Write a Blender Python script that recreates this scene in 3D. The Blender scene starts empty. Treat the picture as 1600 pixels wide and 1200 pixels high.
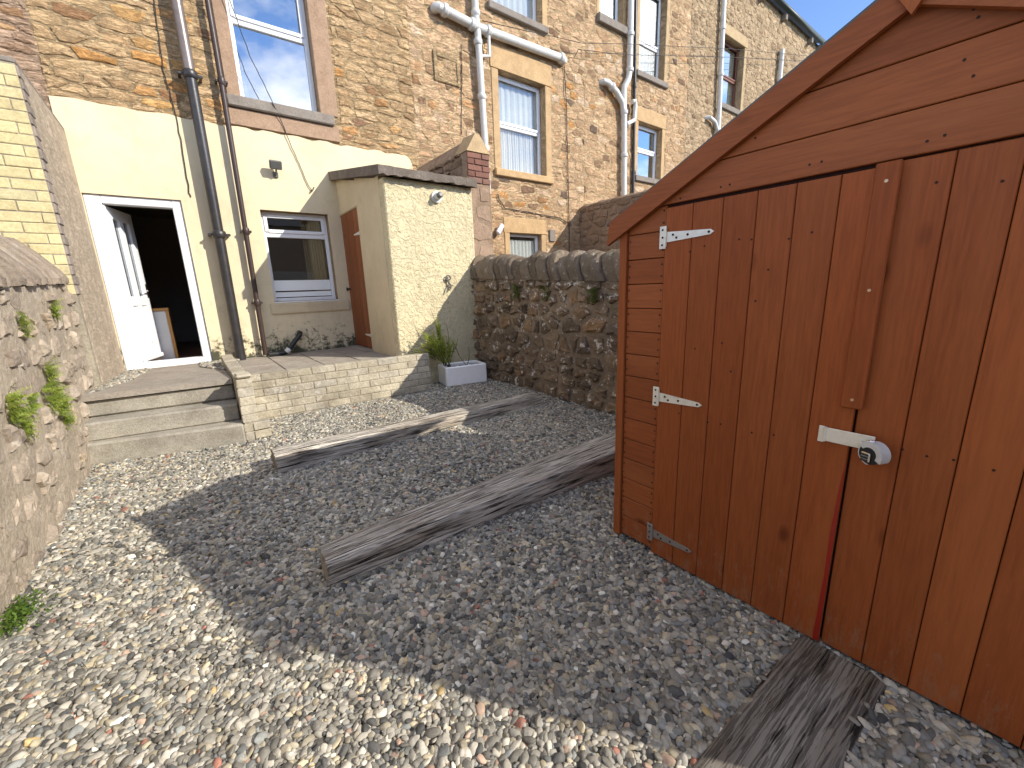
import bpy, math, random
import numpy as np
from mathutils import Vector, Matrix, noise as mnoise

# ------------------------------------------------------------------ camera, sky, sun, exposure
scene = bpy.context.scene
COL = scene.collection
CAM_H = 1.22
FPX = 643.613 / 1600.0
AX = np.array([[0.790009, -0.165545, 0.590323], [-0.612082, -0.157615, 0.774928], [-0.035241, -0.973526, -0.225844]])
cd = bpy.data.cameras.new("camera"); cam = bpy.data.objects.new("camera", cd); COL.objects.link(cam)
cd.sensor_width = 36.0; cd.lens = 36.0 * FPX; cd.clip_start = 0.03; cd.clip_end = 500
rt, dn, fw = AX[:, 0], AX[:, 1], AX[:, 2]
cam.matrix_world = Matrix(((rt[0], -dn[0], -fw[0], 0), (rt[1], -dn[1], -fw[1], 0), (rt[2], -dn[2], -fw[2], CAM_H), (0, 0, 0, 1)))
scene.camera = cam
scene.render.resolution_x = 1024; scene.render.resolution_y = 768

SUN_DIR = Vector((1.0, -1.43, 1.0)).normalized()          # towards the sun
SUN_EL = math.asin(SUN_DIR.z); SUN_ROT = math.atan2(SUN_DIR.x, SUN_DIR.y)
world = bpy.data.worlds.new("World"); scene.world = world; world.use_nodes = True
wn, wl = world.node_tree.nodes, world.node_tree.links
wn.clear()
w_out = wn.new('ShaderNodeOutputWorld'); w_bg = wn.new('ShaderNodeBackground'); w_sky = wn.new('ShaderNodeTexSky')
w_sky.sky_type = 'NISHITA'; w_sky.sun_disc = False; w_sky.sun_elevation = SUN_EL; w_sky.sun_rotation = SUN_ROT
w_sky.air_density = 0.62; w_sky.dust_density = 0.0; w_sky.ozone_density = 2.5; w_sky.altitude = 2200
w_bg.inputs['Strength'].default_value = 0.15
# broken cloud over the part of the sky the windows mirror
w_tc = wn.new('ShaderNodeTexCoord'); w_map = wn.new('ShaderNodeMapping'); w_no = wn.new('ShaderNodeTexNoise'); w_rp = wn.new('ShaderNodeValToRGB'); w_mx = wn.new('ShaderNodeMix')
w_mx.data_type = 'RGBA'
w_map.inputs['Location'].default_value = (0.45, 8.99, 1.28); w_map.inputs['Scale'].default_value = (1.0, 1.0, 1.9)
w_no.inputs['Scale'].default_value = 2.1; w_no.inputs['Detail'].default_value = 9; w_no.inputs['Roughness'].default_value = 0.58
w_rp.color_ramp.elements[0].position = 0.47; w_rp.color_ramp.elements[1].position = 0.64
w_rp.color_ramp.elements[0].color = (0, 0, 0, 1); w_rp.color_ramp.elements[1].color = (0.9, 0.9, 0.9, 1)
wl.new(w_tc.outputs['Generated'], w_map.inputs['Vector']); wl.new(w_map.outputs['Vector'], w_no.inputs['Vector']); wl.new(w_no.outputs['Fac'], w_rp.inputs['Fac'])
wl.new(w_rp.outputs['Color'], w_mx.inputs['Factor']); wl.new(w_sky.outputs['Color'], w_mx.inputs['A'])
w_mx.inputs['B'].default_value = (7.4, 7.0, 6.5, 1)
wl.new(w_mx.outputs['Result'], w_bg.inputs['Color']); wl.new(w_bg.outputs['Background'], w_out.inputs['Surface'])

sd = bpy.data.lights.new("sun", 'SUN'); sd.energy = 2.25; sd.angle = math.radians(0.5); sd.color = (1.0, 0.93, 0.81)
sun = bpy.data.objects.new("sun", sd); COL.objects.link(sun)
sun.rotation_euler = SUN_DIR.to_track_quat('Z', 'Y').to_euler(); sun.location = (6, -9, 8)
vs = scene.view_settings
vs.view_transform = 'Standard'; vs.look = 'None'; vs.gamma = 1.0; vs.exposure = 1.45; vs.use_curve_mapping = False
scene.render.engine = 'CYCLES'

rng = random.Random(7)
def U(a, b): return rng.uniform(a, b)
def project(p):
    c = AX.T @ (np.array(p) - np.array([0, 0, CAM_H]))
    if c[2] < 0.05: return None
    return 800 + 643.6 * c[0] / c[2], 600 + 643.6 * c[1] / c[2], c[2]

# ------------------------------------------------------------------ node helpers
class NT:
    def __init__(s, name):
        s.m = bpy.data.materials.new(name); s.m.use_nodes = True
        s.N, s.L = s.m.node_tree.nodes, s.m.node_tree.links; s.N.clear()
        s.out = s.N.new('ShaderNodeOutputMaterial'); s.b = s.N.new('ShaderNodeBsdfPrincipled')
        s.L.new(s.b.outputs[0], s.out.inputs[0]); s.geo = s.N.new('ShaderNodeNewGeometry'); s.pos = s.geo.outputs['Position']
    def put(s, sock, v):
        if isinstance(v, bpy.types.NodeSocket): s.L.new(v, sock)
        elif isinstance(v, (tuple, list)) and len(v) == 3 and sock.type == 'RGBA': sock.default_value = (*v, 1)
        else: sock.default_value = v
    def map(s, vec=None, scale=(1, 1, 1), loc=(0, 0, 0), rot=(0, 0, 0)):
        n = s.N.new('ShaderNodeMapping'); s.put(n.inputs['Vector'], vec or s.pos); n.inputs['Scale'].default_value = scale
        s.put(n.inputs['Location'], loc); n.inputs['Rotation'].default_value = rot; return n.outputs[0]
    def noise(s, scale, detail=4, rough=0.55, vec=None, dist=0.0, col=False):
        n = s.N.new('ShaderNodeTexNoise'); s.put(n.inputs['Vector'], vec or s.pos)
        n.inputs['Scale'].default_value = scale; n.inputs['Detail'].default_value = detail; n.inputs['Roughness'].default_value = rough; n.inputs['Distortion'].default_value = dist
        return n.outputs['Color' if col else 'Fac']
    def voro(s, scale, vec=None, feature='F1', out='Distance', rand=1.0):
        n = s.N.new('ShaderNodeTexVoronoi'); n.feature = feature; s.put(n.inputs['Vector'], vec or s.pos); n.inputs['Scale'].default_value = scale; n.inputs['Randomness'].default_value = rand
        return n.outputs[out]
    def ramp(s, fac, stops, interp='LINEAR'):
        n = s.N.new('ShaderNodeValToRGB'); r = n.color_ramp; r.interpolation = interp
        while len(r.elements) < len(stops): r.elements.new(0.5)
        for e, (p, c) in zip(r.elements, stops):
            e.position = p; e.color = (c, c, c, 1) if isinstance(c, (int, float)) else (*c, 1)
        s.put(n.inputs[0], fac); return n.outputs[0]
    def mix(s, a, b, fac, mode='MIX'):
        n = s.N.new('ShaderNodeMix'); n.data_type = 'RGBA'; n.blend_type = mode
        s.put(n.inputs['Factor'], fac); s.put(n.inputs['A'], a); s.put(n.inputs['B'], b); return n.outputs['Result']
    def math(s, op, a, b=0.0, clamp=False):
        n = s.N.new('ShaderNodeMath'); n.operation = op; n.use_clamp = clamp; s.put(n.inputs[0], a); s.put(n.inputs[1], b); return n.outputs[0]
    def attr(s, name, out='Fac', typ='GEOMETRY'):
        n = s.N.new('ShaderNodeAttribute'); n.attribute_name = name; n.attribute_type = typ; return n.outputs[out]
    def rnd(s):
        return s.N.new('ShaderNodeObjectInfo').outputs['Random']
    def tint(s):                                          # 0..1, differs piece by piece
        return s.math('FRACT', s.math('ADD', s.attr('tint'), s.rnd()))
    def z(s):
        n = s.N.new('ShaderNodeSeparateXYZ'); s.put(n.inputs[0], s.pos); return n.outputs['Z']
    def bump(s, h, strength=0.5, dist=0.02, normal=None):
        n = s.N.new('ShaderNodeBump'); n.inputs['Strength'].default_value = strength; n.inputs['Distance'].default_value = dist
        s.put(n.inputs['Height'], h)
        if normal: s.put(n.inputs['Normal'], normal)
        return n.outputs[0]
    def done(s, color, rough=0.8, normal=None, metallic=0.0, spec=0.3):
        s.put(s.b.inputs['Base Color'], color); s.put(s.b.inputs['Roughness'], rough); s.b.inputs['Metallic'].default_value = metallic
        s.b.inputs['Specular IOR Level'].default_value = spec
        if normal: s.put(s.b.inputs['Normal'], normal)
        return s.m

def m_stone(name, stops, strata=True, lichen=0.0, dark=0.0, bstr=0.9, moss=0.0, bsc=1.0, crev=0.0):
    t = NT(name)
    c = t.ramp(t.tint(), stops)
    c = t.mix(c, t.ramp(t.noise(7, 6, 0.65), [(0.25, (0.74, 0.71, 0.68)), (0.55, (1, 1, 1)), (0.8, (1.18, 1.14, 1.08))]), 0.85, 'MULTIPLY')
    c = t.mix(c, t.ramp(t.noise(55, 5, 0.7), [(0.3, (0.7, 0.68, 0.66)), (0.6, (1.08, 1.08, 1.08))]), 0.7, 'MULTIPLY')
    if crev:
        cv = t.noise(8.5, 8, 0.72, vec=t.map(scale=(0.55, 0.55, 2.6)), dist=1.3)
        cm = t.ramp(cv, [(0.455, 0.0), (0.488, 1.0), (0.505, 1.0), (0.545, 0.0)])
        c = t.mix(c, (0.15, 0.092, 0.045), t.math('MULTIPLY', cm, crev))
    if dark: c = t.mix(c, (0.055, 0.042, 0.032), t.math('MULTIPLY', t.ramp(t.noise(2.6, 7, 0.7), [(0.38, 0.0), (0.66, 1.0)]), dark))
    if moss: c = t.mix(c, (0.10, 0.11, 0.025), t.math('MULTIPLY', t.ramp(t.noise(4.3, 6, 0.7, vec=t.map(loc=(3, 1, 7))), [(0.55, 0.0), (0.72, 1.0)]), moss))
    if lichen: c = t.mix(c, (0.62, 0.57, 0.49), t.math('MULTIPLY', t.ramp(t.noise(11.0, 7, 0.76, vec=t.map(loc=(5, 2, 1))), [(0.572, 0.0), (0.62, 1.0)]), lichen))
    h = t.noise(16 * bsc, 8, 0.66)
    if strata: h = t.math('ADD', h, t.math('MULTIPLY', t.noise(10 * bsc, 7, 0.7, vec=t.map(scale=(1, 1, 3.6)), dist=0.8), 1.3))
    if crev: h = t.math('SUBTRACT', h, t.math('MULTIPLY', cm, 0.9))
    return t.done(c, 0.92, t.bump(h, bstr * 0.75, 0.026), spec=0.15)

def m_render(name, base, grime=0.5, bump_scale=14, bstr=0.25, bdist=0.012, foot=None, coarse=False):
    t = NT(name)
    c = t.mix(base, tuple(v * 0.86 for v in base), t.ramp(t.noise(1.7, 5, 0.6), [(0.4, 0.0), (0.7, 1.0)]))
    c = t.mix(c, tuple(v * k for v, k in zip(base, (0.62, 0.6, 0.62))), t.math('MULTIPLY', t.ramp(t.noise(6.5, 8, 0.75), [(0.52, 0.0), (0.75, 1.0)]), grime))
    c = t.mix(c, tuple(v * k for v, k in zip(base, (0.45, 0.42, 0.4))), t.math('MULTIPLY', t.ramp(t.noise(2.2, 8, 0.75, vec=t.map(scale=(3.0, 3.0, 0.45))), [(0.56, 0.0), (0.8, 1.0)]), grime * 0.8))
    if coarse: c = t.mix(c, tuple(v * k for v, k in zip(base, (0.42, 0.40, 0.34))), t.math('MULTIPLY', t.ramp(t.noise(34, 5, 0.7, dist=0.7), [(0.56, 0.0), (0.64, 1.0)]), t.ramp(t.noise(4.5, 4, 0.6, vec=t.map(loc=(9, 3, 2))), [(0.42, 0.0), (0.6, 0.8)])))
    if foot:                                              # damp mould growing up from the foot of the wall
        z0, z1 = foot
        m = t.math('SUBTRACT', t.noise(7, 9, 0.8), t.math('MULTIPLY', t.math('DIVIDE', t.math('SUBTRACT', t.z(), z0), z1 - z0), 0.32))
        c = t.mix(c, (0.045, 0.05, 0.03), t.ramp(m, [(0.40, 0.0), (0.50, 0.95)]))
    h = t.noise(bump_scale, 7, 0.62)
    if coarse: h = t.math('ADD', h, t.math('MULTIPLY', t.ramp(t.noise(13, 4, 0.6, dist=1.6), [(0.40, 0.0), (0.56, 1.0)]), 0.5))
    return t.done(c, 0.85, t.bump(h, bstr, bdist), spec=0.2)

def m_plain(name, col, rough=0.5, metallic=0.0, dirt=0.15, scale=9, bstr=0.0, spec=0.4, dirtcol=None):
    t = NT(name)
    dc = dirtcol or tuple(v * 0.45 for v in col)
    c = t.mix(col, dc, t.math('MULTIPLY', t.ramp(t.noise(scale, 7, 0.7), [(0.45, 0.0), (0.75, 1.0)]), dirt))
    n = t.bump(t.noise(60, 4, 0.6), bstr, 0.004) if bstr else None
    return t.done(c, t.math('ADD', t.math('MULTIPLY', t.noise(23, 4, 0.6), 0.2), rough - 0.1), n, metallic, spec)

def m_paintwood(name, axis, base):                        # stained softwood: grain runs along `axis`
    t = NT(name)
    off = t.N.new('ShaderNodeCombineXYZ'); r = t.tint()
    t.put(off.inputs[0], t.math('MULTIPLY', r, 37.0)); t.put(off.inputs[1], t.math('MULTIPLY', r, 91.0)); t.put(off.inputs[2], t.math('MULTIPLY', r, 53.0))
    sc = [1.0, 1.0, 1.0]; sc['XYZ'.index(axis)] = 0.07
    vec = t.N.new('ShaderNodeVectorMath'); vec.operation = 'ADD'; t.put(vec.inputs[0], t.pos); t.put(vec.inputs[1], off.outputs[0])
    v1 = t.map(vec.outputs[0], scale=tuple(sc))
    g = t.noise(120, 6, 0.6, vec=v1, dist=0.25)
    k2 = [1.0, 1.0, 1.0]; k2['XYZ'.index(axis)] = 0.5
    kv = t.map(vec.outputs[0], scale=tuple(k2))
    kd = t.voro(7.6, vec=kv)                              # knots: few, slightly oval
    knot = t.ramp(kd, [(0.05, 1.0), (0.085, 0.75), (0.16, 0.0)])
    kw = t.math('MULTIPLY', knot, t.ramp(t.noise(3.1, 2, vec=kv), [(0.38, 0.0), (0.46, 1.0)]))
    c = t.mix(base, tuple(v * 0.80 for v in base), t.ramp(g, [(0.38, 1.0), (0.62, 0.0)]))
    c = t.mix(c, (base[0] * 1.12, base[1] * 1.25, base[2] * 1.3), t.math('MULTIPLY', t.ramp(t.noise(9, 3, vec=v1), [(0.5, 0.0), (0.75, 1.0)]), 0.6))
    c = t.mix(c, (base[0] * 0.36, base[1] * 0.28, base[2] * 0.25), t.math('MULTIPLY', kw, 0.8))
    c = t.mix(c, t.ramp(r, [(0.0, (0.86, 0.84, 0.82)), (0.3, (0.98, 1.02, 1.08)), (0.6, (1.0, 0.94, 0.88)), (0.8, (1.12, 1.18, 1.25)), (1.0, (0.9, 0.86, 0.84))]), 1.0, 'MULTIPLY')
    # scuffs and mud splash on the lowest boards
    m = t.math('SUBTRACT', t.noise(30, 8, 0.8, vec=t.map(scale=(1, 1, 0.35))), t.math('MULTIPLY', t.z(), 0.45))
    c = t.mix(c, (0.30, 0.17, 0.10), t.math('MULTIPLY', t.ramp(m, [(0.47, 0.0), (0.58, 1.0)]), 0.4))
    h = t.math('SUBTRACT', t.math('MULTIPLY', g, 0.5), t.math('MULTIPLY', kw, 0.6))
    return t.done(c, 0.56, t.bump(h, 0.35, 0.003), spec=0.18)

def m_oldwood(name, dark=1.0, crack=0.45, brown=0.5, fk=0.6):      # attribute `along` = metres along the timber, `roundv` = metres round it
    t = NT(name)
    def coords(a, b):
        cv = t.N.new('ShaderNodeCombineXYZ'); t.put(cv.inputs[0], t.math('MULTIPLY', t.attr('along'), a)); t.put(cv.inputs[1], t.math('MULTIPLY', t.attr('roundv'), b)); t.put(cv.inputs[2], t.math('MULTIPLY', t.rnd(), 30.0)); return cv.outputs[0]
    g = t.noise(1.0, 8, 0.7, vec=coords(3.2, 64.0), dist=0.25)          # long drying cracks
    g2 = t.noise(1.0, 7, 0.72, vec=coords(4.5, 120.0), dist=0.2)        # fine silvery grain
    g3 = t.noise(1.0, 4, 0.6, vec=coords(2.0, 14.0))
    cr = t.ramp(g, [(crack - 0.07, 1.0), (crack + 0.01, 0.0)])
    fine = t.ramp(g2, [(0.40, 1.0), (0.50, 0.0)])
    d = dark
    c = t.ramp(g3, [(0.25, (0.22 * d, 0.19 * d, 0.155 * d)), (0.5, (0.37 * d, 0.335 * d, 0.285 * d)), (0.75, (0.49 * d, 0.455 * d, 0.395 * d))])
    c = t.mix(c, (0.24 * d, 0.165 * d, 0.095 * d), t.math('MULTIPLY', t.ramp(t.noise(2.3, 5), [(0.50, 0.0), (0.7, 1.0)]), brown))
    c = t.mix(c, (0.10, 0.11, 0.045), t.math('MULTIPLY', t.ramp(t.noise(3.3, 6, 0.7, vec=t.map(loc=(2, 5, 1))), [(0.58, 0.0), (0.75, 1.0)]), 0.4))
    c = t.mix(c, (0.055 * d, 0.045 * d, 0.036 * d), t.math('MULTIPLY', fine, fk))
    c = t.mix(c, (0.014, 0.011, 0.009), t.math('MULTIPLY', cr, 0.95))
    h = t.math('SUBTRACT', t.math('MULTIPLY', fine, -0.35), cr)
    return t.done(c, 0.95, t.bump(h, 0.9, 0.010), spec=0.1)

def m_glass(name, refl=0.30, tint=(0.75, 0.82, 0.82), rough=0.0, pattern=0.0, fk=1.6):
    t = NT(name)
    N, L = t.N, t.L
    fr = N.new('ShaderNodeLayerWeight'); fr.inputs['Blend'].default_value = 0.5
    fres = t.math('ADD', t.math('MULTIPLY', t.math('POWER', fr.outputs['Facing'], 4.0), 0.9), 0.03)
    f = t.math('ADD', t.math('MULTIPLY', fres, fk), refl, clamp=True)
    tr = N.new('ShaderNodeBsdfTransparent'); tr.inputs[0].default_value = (*tint, 1)
    gl = N.new('ShaderNodeBsdfGlossy'); gl.inputs['Roughness'].default_value = rough; gl.inputs['Color'].default_value = (0.95, 0.97, 1, 1)
    wob = t.bump(t.noise(1.6, 2), 0.02, 0.05)
    if pattern: wob = t.bump(t.noise(38, 3, 0.6, dist=1.0), pattern, 0.01)
    L.new(wob, gl.inputs['Normal'])
    mx = N.new('ShaderNodeMixShader'); t.put(mx.inputs[0], f); L.new(tr.outputs[0], mx.inputs[1]); L.new(gl.outputs[0], mx.inputs[2]); L.new(mx.outputs[0], t.out.inputs[0])
    return t.m

def m_leaf(name, a, b):
    t = NT(name)
    c = t.ramp(t.tint(), [(0.0, a), (1.0, b)])
    m = t.done(c, 0.55, spec=0.3)
    tr = t.N.new('ShaderNodeBsdfTranslucent'); t.put(tr.inputs[0], c); mx = t.N.new('ShaderNodeMixShader'); mx.inputs[0].default_value = 0.42
    t.L.new(t.b.outputs[0], mx.inputs[1]); t.L.new(tr.outputs[0], mx.inputs[2]); t.L.new(mx.outputs[0], t.out.inputs[0])
    return m

TAN = [(0.0, (0.418, 0.273, 0.146)), (0.2, (0.613, 0.429, 0.241)), (0.45, (0.684, 0.477, 0.262)), (0.65, (0.585, 0.389, 0.211)), (0.82, (0.726, 0.518, 0.306)), (0.90, (0.697, 0.368, 0.131)), (0.95, (0.349, 0.211, 0.131)), (1.0, (0.726, 0.437, 0.174))]
TAN2 = [(0.0, (0.278, 0.174, 0.109)), (0.12, (0.585, 0.388, 0.226)), (0.5, (0.696, 0.475, 0.291)), (0.72, (0.543, 0.348, 0.203)), (0.86, (0.752, 0.562, 0.393)), (0.94, (0.641, 0.335, 0.130)), (1.0, (0.208, 0.148, 0.116))]
PINK = [(0.0, (0.403, 0.263, 0.174)), (0.4, (0.515, 0.353, 0.241)), (0.8, (0.560, 0.409, 0.291)), (0.93, (0.538, 0.302, 0.112)), (1.0, (0.302, 0.185, 0.123))]
PALE = [(0.0, (0.269, 0.181, 0.111)), (0.2, (0.539, 0.384, 0.233)), (0.7, (0.612, 0.449, 0.286)), (1.0, (0.367, 0.251, 0.151))]
MAT = {
 'stone1': m_stone('tan rubble stone', TAN, crev=0.38), 'stone0': m_stone('pink rubble stone', PINK, crev=0.45), 'stone2': m_stone('orange tan rubble stone', TAN2, strata=False, crev=0.3), 'stone3': m_stone('pale rubble stone', PALE, strata=False, crev=0.35),
 'mortar1': m_stone('tan mortar', [(0, (0.562, 0.413, 0.239)), (1, (0.562, 0.413, 0.239))], bstr=1.0, crev=0.45), 'mortar0': m_stone('pink mortar', [(0, (0.52, 0.37, 0.265)), (1, (0.52, 0.37, 0.265))], bstr=1.0, crev=0.45),
 'mortar2': m_stone('orange tan mortar', [(0, (0.604, 0.440, 0.260)), (1, (0.604, 0.440, 0.260))], strata=False, bstr=1.0, crev=0.3), 'mortar3': m_stone('pale mortar', [(0, (0.52, 0.40, 0.255)), (1, (0.52, 0.40, 0.255))], strata=False, bstr=1.0, crev=0.3),
 'dress_pink': m_stone('pink sandstone dressing', [(0, (0.37, 0.255, 0.175)), (1, (0.37, 0.255, 0.175))], strata=False, bstr=0.4, bsc=2), 'dress_tan': m_stone('orange sandstone dressing', [(0, (0.52, 0.355, 0.19)), (1, (0.48, 0.335, 0.19))], strata=False, bstr=0.35, bsc=2),
 'dress_pale': m_stone('pale sandstone dressing', [(0, (0.46, 0.34, 0.2)), (1, (0.46, 0.34, 0.2))], strata=False, bstr=0.35, bsc=2), 'sill': m_stone('grey stone sill', [(0, (0.25, 0.22, 0.19)), (1, (0.25, 0.22, 0.19))], strata=False, bstr=0.4, bsc=2),
 'cream': m_render('cream painted render', (0.71, 0.61, 0.41), 0.42, 11, 0.25, 0.014, foot=(0.38, 1.15)),
 'cream_rough': m_render('cream roughcast render', (0.69, 0.60, 0.385), 0.7, 20, 0.8, 0.022, coarse=True), 'cream_smooth': m_render('cream smooth render', (0.62, 0.52, 0.345), 0.45, 9, 0.25, 0.012),
 'upvc': m_plain('white upvc', (0.80, 0.82, 0.84), 0.32, dirt=0.06), 'upvc_grey': m_plain('white painted pipe', (0.60, 0.60, 0.57), 0.45, dirt=0.35, scale=12, dirtcol=(0.30, 0.27, 0.22)),
 'black_iron': m_plain('black painted iron', (0.025, 0.024, 0.026), 0.38, dirt=0.3, dirtcol=(0.10, 0.08, 0.06), spec=0.5, bstr=0.3), 'bare_iron': m_plain('weathered iron', (0.22, 0.18, 0.16), 0.35, 0.4, dirt=0.5, dirtcol=(0.08, 0.055, 0.045), spec=0.5),
 'brown_iron': m_plain('brown painted iron', (0.05, 0.032, 0.028), 0.4, dirt=0.3, bstr=0.3),
 'roof_slab': m_stone('mossy concrete slab', [(0, (0.23, 0.195, 0.165)), (1, (0.23, 0.195, 0.165))], strata=False, dark=0.45, bstr=0.9, bsc=2.4),
 'concrete': m_stone('weathered concrete', [(0, (0.43, 0.40, 0.335)), (1, (0.43, 0.40, 0.335))], strata=False, dark=0.42, bstr=0.45, bsc=5, moss=0.25), 'paving': m_stone('grey stone paving', [(0, (0.36, 0.32, 0.27)), (1, (0.36, 0.32, 0.27))], dark=0.2, bstr=0.5),
 'brick_cream': m_stone('worn cream painted brick', [(0, (0.42, 0.375, 0.285)), (0.5, (0.58, 0.52, 0.39)), (1, (0.49, 0.45, 0.37))], strata=False, dark=0.5, bstr=0.6, bsc=2, lichen=0.5), 'mortar_cream': m_stone('cream mortar', [(0, (0.40, 0.36, 0.28)), (1, (0.40, 0.36, 0.28))], strata=False, dark=0.3, bsc=2),
 'brick_yellow': m_stone('yellow painted brick', [(0, (0.56, 0.48, 0.26)), (0.7, (0.64, 0.55, 0.31)), (1, (0.50, 0.44, 0.26))], strata=False, bstr=0.22, bsc=1.5), 'brick_grey': m_stone('grey brick end', [(0, (0.24, 0.21, 0.18)), (1, (0.33, 0.28, 0.24))], strata=False, bstr=0.3, bsc=2),
 'brick_red': m_stone('dark red brick', [(0, (0.17, 0.085, 0.065)), (0.6, (0.25, 0.13, 0.10)), (1, (0.22, 0.135, 0.11))], strata=False, bstr=0.4, bsc=2), 'mortar_grey': m_stone('grey mortar', [(0, (0.40, 0.32, 0.25)), (1, (0.40, 0.32, 0.25))], strata=False, bsc=2),
 'harl': m_stone('old harled wall', [(0, (0.58, 0.485, 0.375)), (1, (0.58, 0.485, 0.375))], strata=False, dark=0.16, bstr=0.8, bsc=1.6, crev=0.15, lichen=0.22),
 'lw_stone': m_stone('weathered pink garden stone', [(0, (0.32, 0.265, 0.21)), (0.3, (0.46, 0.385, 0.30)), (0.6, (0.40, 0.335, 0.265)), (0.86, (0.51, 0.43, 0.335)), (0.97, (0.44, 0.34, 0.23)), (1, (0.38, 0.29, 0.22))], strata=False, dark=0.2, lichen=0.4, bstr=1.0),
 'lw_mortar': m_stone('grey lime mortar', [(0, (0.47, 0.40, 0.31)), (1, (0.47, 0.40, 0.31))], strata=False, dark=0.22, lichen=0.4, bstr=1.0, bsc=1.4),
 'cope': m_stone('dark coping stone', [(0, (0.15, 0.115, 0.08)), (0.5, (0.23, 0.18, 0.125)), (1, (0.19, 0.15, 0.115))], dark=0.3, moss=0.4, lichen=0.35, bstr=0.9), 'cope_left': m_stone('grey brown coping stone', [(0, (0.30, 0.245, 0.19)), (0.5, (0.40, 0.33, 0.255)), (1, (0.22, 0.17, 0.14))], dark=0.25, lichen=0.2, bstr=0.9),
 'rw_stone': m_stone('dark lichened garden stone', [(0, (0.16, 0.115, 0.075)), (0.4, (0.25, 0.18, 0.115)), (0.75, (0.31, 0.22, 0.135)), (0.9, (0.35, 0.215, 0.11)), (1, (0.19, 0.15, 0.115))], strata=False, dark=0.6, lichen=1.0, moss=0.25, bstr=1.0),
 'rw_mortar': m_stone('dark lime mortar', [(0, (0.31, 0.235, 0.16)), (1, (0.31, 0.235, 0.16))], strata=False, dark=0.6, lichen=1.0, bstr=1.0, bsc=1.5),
 'tall_stone': m_stone('brown boundary stone', [(0, (0.22, 0.15, 0.10)), (0.6, (0.34, 0.24, 0.16)), (1, (0.28, 0.2, 0.15))], strata=False, dark=0.3, lichen=0.2), 'tall_mortar': m_stone('brown boundary mortar', [(0, (0.34, 0.245, 0.17)), (1, (0.34, 0.245, 0.17))], strata=False, dark=0.35, lichen=0.3),
 'pier': m_stone('pinkish pier stone', [(0, (0.37, 0.265, 0.19)), (1, (0.37, 0.265, 0.19))], strata=False, dark=0.2, bstr=0.9),
 'shed_v': m_paintwood('red brown boards upright', 'Z', (0.315, 0.083, 0.022)), 'shed_h': m_paintwood('red brown boards level', 'Y', (0.312, 0.090, 0.028)),
 'door_wood': m_paintwood('brown varnished door', 'Z', (0.25, 0.085, 0.032)), 'felt': m_plain('grey mineral felt', (0.11, 0.11, 0.105), 0.9, dirt=0.4, bstr=0.5), 'gap': m_plain('dark joint', (0.035, 0.010, 0.006), 0.9),
 'red_paint': m_plain('bright red paint', (0.30, 0.014, 0.006), 0.5, dirt=0.4, dirtcol=(0.2, 0.03, 0.012), scale=25), 'zinc': m_plain('painted zinc hinge', (0.78, 0.74, 0.62), 0.4, 0.25, dirt=0.3, scale=30, dirtcol=(0.3, 0.2, 0.12)), 'zinc_grey': m_plain('grey galvanised hinge', (0.36, 0.33, 0.29), 0.42, 0.5, dirt=0.4, scale=30),
 'chrome': m_plain('chrome', (0.75, 0.74, 0.72), 0.18, 1.0, dirt=0.1), 'black_plastic': m_plain('black plastic', (0.02, 0.02, 0.02), 0.35), 'nail': m_plain('nail hole', (0.03, 0.010, 0.006), 0.8), 'screw': m_plain('brass screw', (0.6, 0.42, 0.25), 0.4, 0.6),
 'sleeper': m_oldwood('weathered oak sleeper', 1.5, 0.45, 0.25, 0.6), 'sleeper_dark': m_oldwood('dark oak sleeper', 0.62, 0.42, 1.0, 0.3), 'ceramic': m_plain('white glazed fireclay', (0.88, 0.87, 0.85), 0.16, dirt=0.12, scale=14, spec=0.55, dirtcol=(0.42, 0.40, 0.36)),
 'soil': m_stone('potting soil', [(0, (0.035, 0.026, 0.018)), (1, (0.05, 0.035, 0.025))], strata=False, bsc=3), 'earth': m_stone('damp earth', [(0, (0.085, 0.074, 0.062)), (1, (0.085, 0.074, 0.062))], strata=False, bsc=3),
 'leaf_bright': m_leaf('bright green leaf', (0.30, 0.38, 0.04), (0.55, 0.60, 0.11)), 'leaf_fern': m_leaf('yellow green fern', (0.14, 0.22, 0.035), (0.40, 0.46, 0.08)), 'leaf_weed': m_leaf('low weed leaf', (0.08, 0.15, 0.025), (0.16, 0.25, 0.04)), 'leaf_dark': m_leaf('mid green fern', (0.06, 0.085, 0.018), (0.13, 0.16, 0.03)), 'stem': m_plain('woody stem', (0.09, 0.06, 0.04), 0.8),
 'glass': m_glass('window glass', 0.34), 'glass_dark': m_glass('door glass', 0.05, (0.35, 0.4, 0.42)), 'glass_frost': m_glass('patterned glass', 0.05, (0.7, 0.74, 0.75), 0.32, 0.5, 0.6), 'glass_low': m_glass('ground floor glass', 0.045, (0.86, 0.87, 0.86)),
 'dark_room': m_plain('dim room', (0.30, 0.26, 0.22), 0.9), 'floor_wood': m_plain('laminate floor', (0.26, 0.13, 0.08), 0.4), 'blind': m_plain('pale blind', (0.80, 0.82, 0.82), 0.8), 'lamp_grey': m_plain('grey lamp body', (0.13, 0.125, 0.115), 0.45, dirt=0.3), 'lamp_glass': m_plain('dark lamp glass', (0.10, 0.10, 0.095), 0.25), 'frosted': m_plain('frosted film', (0.84, 0.88, 0.87), 0.5, dirt=0.05), 'frost_back': m_plain('grey screen behind patterned glass', (0.30, 0.32, 0.33), 0.8), 'curtain_tan': m_plain('tan curtain', (0.26, 0.20, 0.10), 0.9), 'cabinet': m_plain('white cabinet', (0.62, 0.64, 0.66), 0.4), 'oak': m_plain('honey oak trim', (0.42, 0.22, 0.07), 0.45),
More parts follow.
